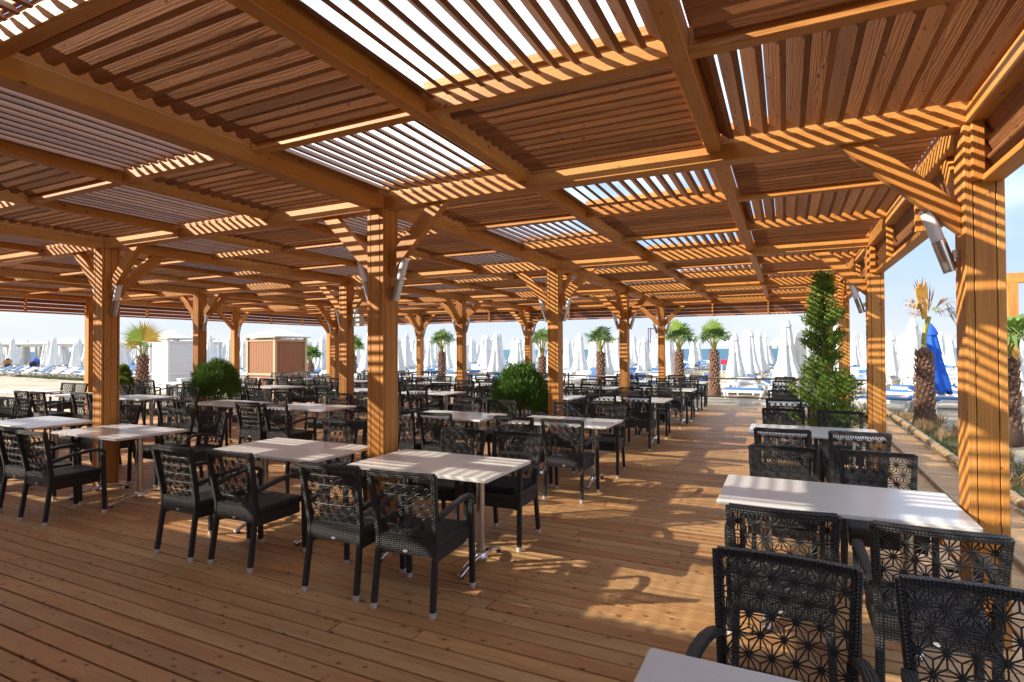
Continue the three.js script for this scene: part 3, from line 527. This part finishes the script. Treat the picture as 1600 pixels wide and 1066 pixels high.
function palm(x, d, H, label, o = {}) {
  const g = groupAt('fan_palm', x, o.y || 0, d, rr(0, 6)); if (o.turn !== undefined) g.rotation.y = o.turn; tag(g, label, 'palm tree', o.solo ? undefined : 'fan palms round the deck');
  const th = H * (o.trunk || 0.52), r0 = o.r || 0.17, lean = o.lean || 0;
  mesh('trunk', new THREE.LatheGeometry([[0, -0.25], [r0 * 1.5, -0.25], [r0 * 1.25, 0.08], [r0, 0.35], [r0 * 0.8, th], [r0 * 0.4, th + 0.1], [0, th + 0.1]].map(p => V(...p, 0)), 14), bark, g);
  const hs = []; // stubs of cut leaf bases up the trunk
  for (let y = 0.02, i = 0; y < th; y += 0.011, i++) {
    const a = i * 2.39996, r = r0 * (1.05 - 0.22 * y / th), n = V(Math.cos(a), 0, Math.sin(a)), t = V(-Math.sin(a), 0, Math.cos(a)), b = n.clone().multiplyScalar(r * 0.9); b.y = y;
    const l = rr(0.06, 0.13), tip = b.clone().addScaledVector(n, l * 0.62).add(V(0, l, 0)), w = rr(0.03, 0.05), p1 = b.clone().addScaledVector(t, w), p2 = b.clone().addScaledVector(t, -w), q1 = tip.clone().addScaledVector(t, w * 0.45), q2 = tip.clone().addScaledVector(t, -w * 0.45), k = b.clone().addScaledVector(n, 0.045).add(V(0, -0.012, 0));
    hs.push(p1, q1, k, p2, k, q2, k, q1, q2, p1, p2, q1, p2, q2, q1);
  }
  mesh('leaf_bases', tris(hs), husk, g);
  const n = o.leaves ?? 13, dead = o.dead || 0, pet = [];
  for (let i = 0; i < n; i++) {
    const a = i * 2.39996, k = i / n, el = (o.el0 ?? 1.35) - k * (o.elr ?? 1.25), dir = V(Math.cos(a) * Math.cos(el), Math.sin(el), Math.sin(a) * Math.cos(el));
    const pl = H * (o.pet || 0.30) * rr(0.75, 1.05), p0 = V(Math.cos(a) * 0.05, th, Math.sin(a) * 0.05), p1 = V(dir.x * pl * 0.45, th + pl * (0.55 + 0.35 * Math.sin(el)), dir.z * pl * 0.45);
    pet.push(new THREE.TubeGeometry(new THREE.QuadraticBezierCurve3(p0, V(p0.x * 1.4, th + pl * 0.5, p0.z * 1.4), p1), 5, 0.017, 5));
    const out = []; fanLeaf(out, p1, dir.clone().setY(dir.y * 0.8).normalize(), V(0, 1, 0), H * (o.size || 0.17) * rr(0.85, 1.1), 20, 3.7, 0.18 + 0.3 * k);
    mesh('frond', tris(out), i / n > 1 - dead ? dryLeaf : (o.mat && i % 2 ? o.mat : (i % 3 ? palmG : leafLight)), g);
  }
  if (n) mesh('leaf_stalks', merge(pet), petiole, g);
  return g;
}
palm(-7.62, 17.5, 2.95, 'slim fan palm with green crown behind the deck, right of the centre post', { y: -0.05 });
palm(-4.6, 17.5, 2.95, 'fan palm with spreading fronds, left of the pair at the far end', { size: 0.2, lean: 1 });
palm(-3.36, 17.5, 2.95, 'fan palm at the far deck end, right of the pair', { size: 0.19 });
palm(-10.13, 17.5, 2.9, 'fan palm half hidden behind the centre shrub', { pet: 0.4, trunk: 0.45 });
palm(-15.07, 17.5, 2.9, 'fan palm standing between the back-row posts left of centre', {});
palm(-20.0, 17.2, 2.6, 'fan palm left of the big foreground post', { size: 0.24 });
palm(-26.4, 17.4, 2.95, 'thin fan palm beside the wooden cabin', {});
palm(-23.2, 17.6, 2.35, 'low fan palm peeping out right of the wooden cabin', { size: 0.25, trunk: 0.4 });
{ // the palm with one big back-lit leaf
  const g = palm(-21.3, 8, 2.2, 'fan palm with one big yellow-green leaf beside the white cabin', { leaves: 7, size: 0.10, trunk: 0.66, r: 0.19, pet: 0.25 });
  g.rotation.y = 0; const out = [[], []];
  const tow = V(0.86, 0, 0.51), side = V(0.51, 0, -0.86);
  const cL = V(0, 1.98, 0).addScaledVector(tow, 0.1);
  fanLeaf(out[0], cL, V(0, 0.75, 0).addScaledVector(side, -0.75).normalize(), tow, 0.86, 22, 1.9, 0.06);
  fanLeaf(out[1], cL.clone().addScaledVector(tow, 0.02), V(0, 0.8, 0).addScaledVector(side, 0.7).normalize(), tow, 0.86, 20, 1.7, 0.06);
  fanLeaf(out[1], cL, V(0, -0.3, 0).addScaledVector(side, -0.9).normalize(), tow, 0.72, 10, 0.7, 0.15);
  mesh('big_frond', tris(out[0]), leafMix, g); mesh('big_frond', tris(out[1]), leafYellow, g);
}
{ // half dry palm on the right: long yellow stalk, drooping dry fronds, one upright folded leaf
  const g = palm(1.86, 11.8, 2.75, 'half dry fan palm with orange upright husk beside the right post', { leaves: 0, trunk: 0.58, r: 0.18, solo: 1, y: -0.05, turn: 0 });
  const rt = V(0.9, 0, -0.44), tw = V(0.44, 0, 0.9), at = (a, y, b = 0) => V(0, y, 0).addScaledVector(rt, a).addScaledVector(tw, b);
  mesh('crown_stalk', new THREE.TubeGeometry(new THREE.CatmullRomCurve3([at(0, 1.55), at(0.0, 1.9), at(0.06, 2.2), at(0.12, 2.42)]), 10, 0.052, 9), petiole, g);
  const c = at(0.1, 2.42);
  for (let i = 0; i < 15; i++) { const a = -0.5 + i * 0.21, lean = rr(-0.6, 0.6), dir = rt.clone().multiplyScalar(Math.cos(a * 1.1)).addScaledVector(tw, lean).add(V(0, 0.25 + Math.sin(a) * 0.5, 0)).normalize(), st = c.clone().addScaledVector(dir, rr(0.12, 0.3)), out = []; fanLeaf(out, st, dir, V(0, 1, 0), rr(0.42, 0.66), 9, rr(0.5, 1.1), rr(0.35, 0.9)); mesh('dry_frond', tris(out), i % 5 === 0 ? leafMix : dryLeaf, g); }
  for (let i = 0; i < 4; i++) { const dir = rt.clone().multiplyScalar(-1).addScaledVector(tw, rr(-0.5, 0.6)).add(V(0, 0.05 + i * 0.1, 0)).normalize(), out = []; fanLeaf(out, c.clone().addScaledVector(dir, 0.08), dir, V(0, 1, 0), rr(0.4, 0.62), 5, 0.35, 0.3); mesh('dry_frond', tris(out), dryLeaf, g); }
  const sh = new THREE.Shape(); sh.moveTo(-0.05, 0); sh.lineTo(0.05, 0); sh.lineTo(0.13, 0.62); for (let k = 0; k < 9; k++) { sh.lineTo(0.125 - k * 0.031, 0.62 + rr(0.12, 0.28)); sh.lineTo(0.11 - k * 0.031, 0.60 + rr(0, 0.06)); } sh.closePath();
  const ug = new THREE.ExtrudeGeometry(sh, { depth: 0.025, bevelEnabled: false, steps: 1 }), ul = mesh('upright_leaf', ug, orangeHusk, g); ul.position.copy(at(-0.02, 2.36, 0.05)); ul.rotation.set(0, 0.455, 0.10, 'YXZ');
  const sp = []; fanLeaf(sp, at(-0.05, 2.85), at(-0.05, 1).normalize(), tw, 0.5, 7, 0.9, -0.02); fanLeaf(sp, at(0.12, 2.5), at(0.12, 1).normalize(), tw, 0.75, 5, 0.3, -0.02); mesh('leaf_tips', tris(sp), husk, g);
}
palm(2.75, 9.6, 2.7, 'green fan palm showing past the right edge of the nearest post', { size: 0.24, solo: 1, el0: 1.1 });

// ------------------------------------------------------------------ bamboo rails
const bambooM = std({ color: lin(0.40, 0.27, 0.14), roughness: 0.6 }), poleM = std({ color: lin(0.19, 0.13, 0.085), roughness: 0.8 });
function bamboo(name, pts, r, m, label, cat = 'rail') {
  const c = new THREE.CatmullRomCurve3(pts.map(p => V(p[0], p[1], -p[2]))), len = c.getLength(), N = Math.ceil(len / 0.32), gs = [];
  for (let i = 0; i < N; i++) { const sub = [c.getPointAt(i / N), c.getPointAt((i + 0.5) / N), c.getPointAt((i + 1) / N)]; const rad = r * rr(0.94, 1.04); gs.push(new THREE.TubeGeometry(new THREE.CatmullRomCurve3(sub), 3, rad, 9)); const t = c.getTangentAt(i / N); gs.push(new THREE.TorusGeometry(r, r * 0.16, 5, 10).applyQuaternion(new THREE.Quaternion().setFromUnitVectors(V(0, 0, 1), t)).translate(sub[0].x, sub[0].y, sub[0].z)); }
  return tag(top(name, mesh('', merge(gs), m)), label, cat);
}
bamboo('bamboo_edging', [[1.20, 0.03, -3.5], [1.19, 0.05, 1], [1.17, 0.04, 6], [1.22, 0.06, 10], [1.27, 0.04, 14.2]], 0.055, bambooM, 'thick bamboo pole edging the boardwalk beside the planting strip', 'edging');
bamboo('bamboo_edging', [[0.62, 0.0, -3.5], [0.60, 0.0, 3], [0.645, 0.0, 7], [0.66, 0.0, 13.5]], 0.022, bambooM, 'thin bamboo pole lying along the boardwalk', 'edging');
{
  const f = groupAt('pole_fence', 0, 0, 0); tag(f, 'low fence of thin wooden poles along the far end of the deck', 'fence');
  const pole = (a, b, r) => { const A = V(a[0], a[1], -a[2]), B = V(b[0], b[1], -b[2]); mesh('pole', new THREE.TubeGeometry(new THREE.CatmullRomCurve3([A, A.clone().lerp(B, 0.5).add(V(0, rr(-.02, .01), 0)), B]), 6, r, 7), poleM, f); };
  for (let i = 0; i < 9; i++) { const x = 1.3 - i * 2.3; pole([x, -0.3, 14.6], [x + rr(-.05, .05), 0.82, 14.6], 0.035); if (i < 8) { pole([x + 0.1, 0.74, 14.55], [x - 2.4, 0.74 + rr(-.02, .02), 14.55], 0.028); pole([x + 0.1, 0.15, 14.55], [x - 2.4, 0.15, 14.55], 0.025); } }
}

// ------------------------------------------------------------------ beach: umbrellas, loungers
const cloth = std({ color: lin(0.62, 0.62, 0.61), roughness: 0.9 }), cloth2 = std({ color: lin(0.70, 0.66, 0.58), roughness: 0.9 }), blueCloth = std({ color: lin(0.01, 0.10, 0.55), roughness: 0.8 });
const matBlue = std({ color: lin(0.05, 0.14, 0.34), roughness: 0.85 });
function closedGeo(h, low, r) {
  const prof = [[h, 0.012], [h - 0.05, 0.06], [h - 0.16, 0.12], [h - 0.32, 0.18], [h - 0.33, 0.14], [h * 0.66, 0.21], [h * 0.63, 0.19], [h * 0.46, 0.26], [low + 0.12, r], [low, r * 1.02], [low + 0.02, r * 0.8]];
  const S = 28, pos = [], idx = [], uv = [];
  prof.forEach(([y, q], i) => { for (let k = 0; k < S; k++) { const a = k / S * Math.PI * 2, f = i < 3 ? 1 : 1 + 0.2 * Math.cos(a * 7 + i * 0.25) * Math.min(1, (i - 2) / 4); pos.push(Math.cos(a) * q * f, y + (i > 7 ? 0.06 * Math.cos(a * 7 + 1) : 0), Math.sin(a) * q * f); uv.push(k / S, y); } });
  for (let i = 0; i < prof.length - 1; i++) for (let k = 0; k < S; k++) { const a = i * S + k, b = i * S + (k + 1) % S; idx.push(a, b, a + S, b, b + S, a + S); }
  const g = new THREE.BufferGeometry(); g.setAttribute('position', new THREE.Float32BufferAttribute(pos, 3)); g.setAttribute('uv', new THREE.Float32BufferAttribute(uv, 2)); g.setIndex(idx); g.computeVertexNormals(); return g;
}
const umbG = [closedGeo(2.55, 0.6, 0.37), closedGeo(2.75, 0.65, 0.40), closedGeo(2.35, 0.55, 0.33)], poleG = new THREE.CylinderGeometry(0.024, 0.024, 1.2, 8).translate(0, 0.4, 0);
const finialG = new THREE.SphereGeometry(0.03, 8, 6);
function umbrella(x, d, v, label, group, m = cloth, y = -0.05) {
  const g = groupAt('closed_umbrella', x, y, d, rr(0, 6)); tag(g, label, 'umbrella', group);
  mesh('canopy', umbG[v], m, g); mesh('pole', poleG, plasticWhite, g); return g;
}
const loungeFrame = merge([box(0.62, 0.05, 1.25, 0, 0.30, 0.33), new THREE.BoxGeometry(0.62, 0.045, 0.72).rotateX(-0.5).translate(0, 0.47, -0.60), box(0.05, 0.09, 1.3, 0.3, 0.285, 0.33), box(0.05, 0.09, 1.3, -0.3, 0.285, 0.33),
  ...[[-0.27, 0.88], [0.27, 0.88], [-0.27, -0.25], [0.27, -0.25]].map(([x, z]) => new THREE.CylinderGeometry(0.05, 0.035, 0.3, 7).rotateX(z > 0 ? 0.25 : -0.25).translate(x, 0.14, z)), new THREE.BoxGeometry(0.5, 0.04, 0.4).rotateX(0.9).translate(0, 0.36, -0.68)]);
const loungePad = merge([new RoundedBoxGeometry(0.54, 0.06, 1.2, 2, 0.02).translate(0, 0.352, 0.33), new RoundedBoxGeometry(0.54, 0.06, 0.7, 2, 0.02).rotateX(-0.5).translate(0, 0.52, -0.585)]);
function lounger(x, d, pad, label, group, turn) {
  const g = groupAt('sun_lounger', x, -0.08, d, turn); tag(g, label, 'sun lounger', group);
  mesh('lounger_frame', loungeFrame, plasticWhite, g); if (pad) mesh('mattress', loungePad, matBlue, g); return g;
}
{
  const G1 = 'closed umbrellas in rows on the beach', G2 = 'white sun loungers in rows on the beach';
  umbrella(-1.0, 17, 1, 'tall closed white umbrella standing nearest the far deck end', undefined);
  umbrella(-0.6, 17.6, 2, 'closed cream umbrella leaning just right of the tall white one', undefined, cloth2).rotation.x = 0.05;
  umbrella(-2.4, 22, 0, 'closed white umbrella left of the tall one, before open sea', undefined); umbrella(-2.15, 24.5, 0, 'closed white umbrella right behind the one before open sea', undefined);
  { const g = umbrella(2.42, 13.6, 2, 'closed bright blue and white umbrella behind the half dry palm', undefined, blueCloth); g.rotation.set(0, 0, 0.05); mesh('white_hem', new THREE.CylinderGeometry(0.235, 0.25, 0.42, 20, 1, true).translate(0, 0.72, 0), cloth, g); }
  const spots = [], rl = [];
  for (let d = 20; d < 53; d += 3.0) for (let x = -70; x < 30; x += 2.7) {
    const X = x + rr(-0.5, 0.5), D = d + rr(-0.5, 0.5) + (x < -30 ? -2 : 0);
    if (x > -6.5 && x < -2.6 && d > 21) continue;                              // the open lane down to the water
    if (!seen(X, 1.5, D, 1.02)) continue; spots.push([X, D]);
  }
  for (const [x, d] of spots.sort((a, b) => a[1] - b[1]).slice(0, 290)) umbrella(x, d, Math.floor(rr(0, 3)), 'closed white beach umbrella among the rows behind the deck', G1);
  for (let d = 16.5; d < 52; d += 2.15) for (let x = -60; x < 30; x += 1.25) {
    const X = x + rr(-0.2, 0.2), D = d + rr(-0.3, 0.3); if (x > -6.6 && x < -2.6 && d > 22) continue; if (X < 5.2 && X > -16 && D < 18.4) continue; if (X > 1.8 && X < 5 && D < 21.6) continue; if (hash(Math.round(x * 8), Math.round(d * 8), 3) < 0.12) continue; if (!seen(X, 0.3, D, 1.02)) continue; rl.push([X, D, rr(-0.25, 0.25), rnd() < 0.38]);
  }
  for (const [x, d, b, l] of [[-2.0, 16.6, 1, 'white lounger with blue mattress just past the pole fence, left of the slim conifer'], [-3.3, 19.4, 0, 'bare white lounger beside the trunk of the right far palm'], [-1.9, 19.6, 0, 'bare white lounger below the tall closed umbrella'], [1.7, 14.2, 1, 'blue padded lounger nearest the right boardwalk end'], [3.0, 14.9, 1, 'blue padded lounger at the foot of the half dry palm'], [2.6, 17.5, 1, 'blue padded lounger behind the bright blue umbrella'], [4.2, 17.2, 1, 'blue padded lounger right of the bright blue umbrella'], [3.4, 20.3, 1, 'blue padded lounger one row behind the bright blue umbrella']]) lounger(x, d, b, l, undefined, 1.35 + rr(-0.2, 0.2) + Math.PI);
  const near = rl.sort((a, b) => a[1] - b[1]).slice(0, 285), far = rl.slice(285);
  for (const [x, d, t, b] of near) lounger(x, d, b, b ? 'white plastic sun lounger with blue mattress on the beach' : 'bare white plastic sun lounger on the beach', b ? G2 + ', blue mattress' : G2 + ', bare', t + Math.PI);
  const both = [loungeFrame, loungePad], ms = [plasticWhite, matBlue], root = new THREE.Group(); top('far_loungers', root); tag(root, 'mass of white and blue loungers far down the beach', 'loungers', null, 'stuff');
  both.forEach((g, k) => { const im = new THREE.InstancedMesh(g, ms[k], far.length), o = new THREE.Object3D(); im.name = k ? 'mattresses' : 'lounger_frames'; far.forEach(([x, d, t, b], i) => { o.position.set(x, -0.08, -d); o.rotation.y = t + Math.PI; o.scale.setScalar(k && !b ? 0.001 : 1); o.updateMatrix(); im.setMatrixAt(i, o.matrix); }); im.castShadow = im.receiveShadow = true; root.add(im); });
}
// an open parasol, its disc tilted, at the sea's edge
for (const [x, d, l] of [[-4.3, 40, 'open white parasol before the sea, left of the tall umbrellas'], [-1.6, 44, 'open white parasol before the sea, beside the tall umbrellas']]) {
  const g = groupAt('open_parasol', x, -0.1, d); tag(g, l, 'parasol'); const c = mesh('canopy', new THREE.ConeGeometry(1.5, 0.55, 8, 1, true).translate(0, 2.25, 0), cloth, g); c.material = cloth; mesh('pole', new THREE.CylinderGeometry(0.03, 0.03, 2.4, 8).translate(0, 1.2, 0), plasticWhite, g);
}
{ // red lifeguard board and float near the water
  const g = groupAt('red_sign_board', -4.9, -0.1, 38); tag(g, 'small red board on legs near the water', 'sign'); mesh('board', box(0.5, 0.34, 0.06, 0, 0.8, 0), std({ color: lin(0.5, 0.01, 0.03), roughness: 0.6 }), g); for (const s of [-0.2, 0.2]) mesh('leg', box(0.06, 0.7, 0.06, s, 0.35, 0), plasticWhite, g);
  const t = groupAt('lifeguard_tower', -11.2, -0.1, 45); tag(t, 'skeletal grey lifeguard tower frame above the umbrellas', 'tower');
  const fm = std({ color: lin(0.10, 0.08, 0.12), roughness: 0.6 });
  for (const sx of [-0.45, 0.45]) for (const sz of [-0.45, 0.45]) mesh('post', box(0.08, 3.5, 0.08, sx, 1.75, sz), fm, t);
  for (const y of [1.4, 2.4, 3.5]) for (const s of [-0.45, 0.45]) { mesh('rail', box(0.82, 0.07, 0.07, 0, y, s), fm, t); mesh('rail', box(0.07, 0.07, 0.82, s, y, 0), fm, t); }
  mesh('platform', box(0.8, 0.06, 0.8, 0, 1.34, 0), fm, t);
}

// ------------------------------------------------------------------ cabins left of the deck
function cabin(x, d, w, h, mats, label, roofM, turn, boards) {
  const g = groupAt('changing_cabin', x, -0.12, d, turn); tag(g, label, 'cabin');
  const fm = mats[0], bm = mats[1];
  for (const sx of [-1, 1]) for (const sz of [-1, 1]) { const o = mesh('corner_post', box(0.1, h, 0.1, sx * (w / 2 - 0.05), h / 2, sz * (w / 2 - 0.05)), fm, g); }
  for (const [ry, nm] of [[0, 1], [Math.PI / 2, 1], [Math.PI, 0], [-Math.PI / 2, 0]]) {
    const wl = mesh('wall', box(w - 0.2, h - 0.1, 0.03, 0, h / 2, w / 2 - 0.08), bm, g); wl.rotation.y = ry;
    for (const y of [0.08, h * 0.36, h - 0.1]) mesh('rail', box(w - 0.2, 0.09, 0.07, 0, y, w / 2 - 0.05), fm, wl);
    if (!nm) continue;
    if (boards === 'v') { const n = 10, bwid = (w - 0.24) / n; for (const [a, b] of [[0.13, h * 0.36 - 0.05], [h * 0.36 + 0.05, h - 0.15]]) for (let i = 0; i < n; i++) mesh('board', box(bwid - 0.012, b - a, 0.02, -(w - 0.24) / 2 + bwid * (i + 0.5), (a + b) / 2, w / 2 - 0.055), bm, wl); }
    else if (ry) { const n = 26; for (let i = 0; i < n; i++) mesh('slat', new THREE.BoxGeometry(w - 0.22, 0.072, 0.018).rotateX(-0.35).translate(0, 0.15 + (h - 0.3) * (i + 0.5) / n, w / 2 - 0.05), bm, wl); }
    else for (let i = 0; i < 5; i++) mesh('board', box((w - 0.24) / 5 - 0.006, h - 0.3, 0.02, -(w - 0.24) / 2 + (w - 0.24) / 5 * (i + 0.5), h / 2, w / 2 - 0.055), bm, wl);
  }
  mesh('roof', new THREE.CylinderGeometry(0.12, w * 0.80, 0.34, 4).rotateY(Math.PI / 4).translate(0, h + 0.23, 0), roofM, g); mesh('eave', box(w * 1.12, 0.05, w * 1.12, 0, h + 0.03, 0), roofM, g);
  return g;
}
const cabWood = std({ color: lin(0.27, 0.11, 0.045), roughness: 0.65 }), cabFrame = std({ color: lin(0.52, 0.36, 0.22), roughness: 0.7 }), greyRoof = std({ color: lin(0.55, 0.54, 0.50), roughness: 0.7 });
cabin(-19.95, 12.6, 1.65, 2.28, [cabFrame, cabWood], 'brown boarded changing cabin with pale frame and grey roof', greyRoof, 0, 'v');
cabin(-24.7, 11.3, 1.3, 2.25, [plasticWhite, plasticWhite], 'white slatted changing cabin left of the shrub', greyRoof, 0, 'h');
{
  const g = groupAt('white_bin', -22.6, -0.1, 10.3); tag(g, 'small white box bin before the white cabin', 'bin'); mesh('body', new RoundedBoxGeometry(0.26, 0.6, 0.26, 2, 0.02).translate(0, 0.3, 0), plasticWhite, g); mesh('lid', new RoundedBoxGeometry(0.29, 0.05, 0.29, 2, 0.02).translate(0, 0.63, 0), plasticWhite, g);
}
// gazebos far left on the beach
for (const [x, d, w, l] of [[-60, 19, 4, 'cream roofed beach gazebo, leftmost in the view'], [-55.5, 22.5, 4.6, 'white roofed beach gazebo behind the two men'], [-49.5, 25, 3.8, 'cream roofed beach gazebo left of the big left post'], [-38, 20.5, 3.4, 'grey beach gazebo seen right of the big left post']]) {
  const g = groupAt('beach_gazebo', x, -0.1, d, 0.1); tag(g, l, 'gazebo');
  for (const sx of [-1, 1]) for (const sz of [-1, 1]) mesh('post', box(0.14, 2.3, 0.14, sx * w / 2, 1.15, sz * w / 2), plasticWhite, g);
  mesh('roof', new THREE.ConeGeometry(w * 0.78, 0.55, 4).rotateY(Math.PI / 4).translate(0, 2.62, 0), cloth2, g); mesh('fascia', merge([box(w + 0.2, 0.22, 0.06, 0, 2.24, w / 2), box(w + 0.2, 0.22, 0.06, 0, 2.24, -w / 2), box(0.06, 0.22, w, w / 2, 2.24, 0), box(0.06, 0.22, w, -w / 2, 2.24, 0)]), cloth2, g);
}
for (const [x, d] of [[-47.5, 17.5], [-45.3, 18.5], [-43.9, 18.2], [-41, 17], [-39.5, 19]]) umbrella(x, d, 1, 'closed white umbrella on the sand left of the deck', 'closed umbrellas left of the deck');
for (const [x, d, t] of [[-46, 16.6, 1.2], [-44.5, 17.2, 0.9], [-49.6, 16.2, 1.4], [-51.2, 15.6, 1.1], [-42.5, 16.8, 1.5], [-37, 15.8, 1.2], [-35, 16.4, 0.8], [-30, 15.2, 1.1], [-32, 16.5, 1.3]]) lounger(x, d, false, 'bare white sun lounger on the sand left of the deck', 'bare loungers left of the deck', t);

// ------------------------------------------------------------------ people: two men bending over loungers, far left
function person(x, d, turn, label, shirt) {
  const R = 64, S = 1.9, mc = new MarchingCubes(R, new THREE.MeshBasicMaterial(), false, false, 60000); mc.isolation = 0;
  const J = { hip: [0, 0.88, 0], chest: [0.40, 1.06, 0], neck: [0.56, 1.10, 0], head: [0.68, 1.13, 0], kL: [0.06, 0.48, 0.10], kR: [0.02, 0.48, -0.11], fL: [0.0, 0.06, 0.12], fR: [-0.10, 0.06, -0.12], tL: [0.16, 0.03, 0.14], tR: [0.06, 0.03, -0.14], sL: [0.46, 1.06, 0.18], sR: [0.46, 1.06, -0.18], eL: [0.56, 0.78, 0.2], eR: [0.54, 0.78, -0.2], hL: [0.66, 0.55, 0.17], hR: [0.64, 0.55, -0.17], hpL: [0, 0.86, 0.09], hpR: [0, 0.86, -0.09] };
  const B = [['hip', 'chest', .15, .16], ['chest', 'neck', .14, .07], ['neck', 'head', .055, .105], ['hpL', 'kL', .10, .068], ['hpR', 'kR', .10, .068], ['kL', 'fL', .065, .045], ['kR', 'fR', .065, .045], ['fL', 'tL', .045, .035], ['fR', 'tR', .045, .035], ['chest', 'sL', .11, .07], ['chest', 'sR', .11, .07], ['sL', 'eL', .062, .047], ['sR', 'eR', .062, .047], ['eL', 'hL', .047, .036], ['eR', 'hR', .047, .036]];
  const field = (p, bones) => { let s = 0; for (const [a, b, ra, rb] of bones) { const A = J[a], C = J[b]; let t = 0, l = 0; for (let i = 0; i < 3; i++) { t += (p[i] - A[i]) * (C[i] - A[i]); l += (C[i] - A[i]) ** 2; } t = clamp(t / l); let q = 0; for (let i = 0; i < 3; i++) q += (p[i] - A[i] - t * (C[i] - A[i])) ** 2; s += Math.exp(-32 * (Math.sqrt(q) - (ra + (rb - ra) * t))); } return -Math.log(s) / 32; };
  const build = (bones, grow) => { mc.reset(); for (let k = 0; k < R; k++) for (let j = 0; j < R; j++) for (let i = 0; i < R; i++) { const p = [(i / (R / 2) - 1) * S / 2 + 0.25, (j / (R / 2) - 1) * S / 2 + 0.62, (k / (R / 2) - 1) * S / 2]; mc.field[i + j * R + k * R * R] = grow - field(p, bones); } mc.update(); const n = mc.count, g = new THREE.BufferGeometry(), q = new Float32Array(n * 3); for (let i = 0; i < n; i++) { q[i * 3] = mc.positionArray[i * 3] * S / 2 + 0.25; q[i * 3 + 1] = mc.positionArray[i * 3 + 1] * S / 2 + 0.62; q[i * 3 + 2] = mc.positionArray[i * 3 + 2] * S / 2; } g.setAttribute('position', new THREE.BufferAttribute(q, 3)); g.computeVertexNormals(); return g; };
  const o = groupAt('person', x, -0.08, d, turn); tag(o, label, 'person');
  mesh('body', build(B, 0), std({ color: lin(0.33, 0.18, 0.11), roughness: 0.6 }), o);
  if (shirt) mesh('shirt', build(B.filter(b => ['hip', 'chest', 'sL', 'sR'].includes(b[0]) && b[1] !== 'neck'), 0.018), std({ color: lin(0.015, 0.07, 0.36), roughness: 0.85 }), o);
  J.mL = J.kL.map((v, i) => v * 0.8 + J.hpL[i] * 0.2); J.mR = J.kR.map((v, i) => v * 0.8 + J.hpR[i] * 0.2);
  mesh('shorts', build([['hip', 'hpL', .15, .12], ['hip', 'hpR', .15, .12], ['hpL', 'mL', .10, .085], ['hpR', 'mR', .10, .085]], 0.02), std({ color: lin(0.02, 0.02, 0.035), roughness: 0.9 }), o);
  const hair = mesh('hair', new THREE.SphereGeometry(0.112, 14, 10, 0, 6.3, 0, 1.7), std({ color: lin(0.01, 0.008, 0.007), roughness: 0.8 }), o); hair.position.set(J.head[0] - 0.005, J.head[1] + 0.012, 0); hair.rotation.z = -0.5;
}
person(-48.9, 16.9, Math.PI * 0.8, 'man in blue shirt and dark shorts bending over a lounger', true);
person(-51.4, 16.4, -0.3, 'bare backed man in dark shorts bending, at the left edge', false);

// ------------------------------------------------------------------ timber frame beyond the right post
{
  const g = groupAt('timber_frame', 3.9, -0.1, 13.4); tag(g, 'separate timber post and beam frame past the right post', 'frame');
  mesh('post', barGeo(3.3, 0.2, 0.2, 0.005), beamMats[1], g).quaternion.copy(QY); g.children[0].position.y = 1.65;
  const p2 = mesh('post', g.children[0].geometry, beamMats[1], g); p2.quaternion.copy(QY); p2.position.set(4.2, 1.65, 0);
  const b = mesh('beam', barGeo(5, 0.18, 0.24, 0.005), beamMats[0], g); b.position.set(2.1, 3.42, 0);
}
// ------------------------------------------------------------------ ground cover
{
  const weedM = std({ color: lin(0.075, 0.11, 0.03), roughness: 0.8 });
  const blades = []; for (let i = 0; i < 16; i++) { const a = rr(0, 6.28), r = rr(0, 0.05), h = rr(0.06, 0.16), x = Math.cos(a) * r, z = Math.sin(a) * r, w = 0.006, b = a + rr(-1, 1), l = rr(0.02, 0.07); blades.push(V(x - w, 0, z), V(x + w, 0, z), V(x + Math.cos(b) * l * .4, h * .6, z + Math.sin(b) * l * .4), V(x - w * .6, h * .5, z), V(x + w, h * .5, z), V(x + Math.cos(b) * l, h, z + Math.sin(b) * l)); }
  const tuft = tris(blades), mk = (n, f, m, name, label) => { const im = new THREE.InstancedMesh(tuft, m, n), o = new THREE.Object3D(); for (let i = 0; i < n; i++) { const [x, y, d, s] = f(); o.position.set(x, y, -d); o.rotation.y = rr(0, 6.28); o.scale.setScalar(s); o.updateMatrix(); im.setMatrixAt(i, o.matrix); } im.castShadow = im.receiveShadow = true; top(name, im); tag(im, label, null, null, 'stuff'); };
  mk(520, () => [1.32 + rnd() ** 1.6 * 0.75, -0.12, rr(-1, 13.5), rr(0.5, 1.25)], weedM, 'planting_strip_grass', 'green ground cover in the strip beside the bamboo edging');
  mk(260, () => [1.35 + rnd() * 0.9, -0.12, rr(-1, 13.5), rr(0.8, 1.8)], dryLeaf, 'dry_grass', 'dry straw tufts in the planting strip');
  mk(1500, () => { const t = rnd(); return [-47 + t * 12 + rr(-1, 1), -0.12, 15.3 - t * 0.8 + rr(-0.5, 0.4), rr(0.6, 1.6)]; }, weedM, 'beach_grass', 'low green grass patches on the sand left of the deck');
}
renderer.render(scene, camera);
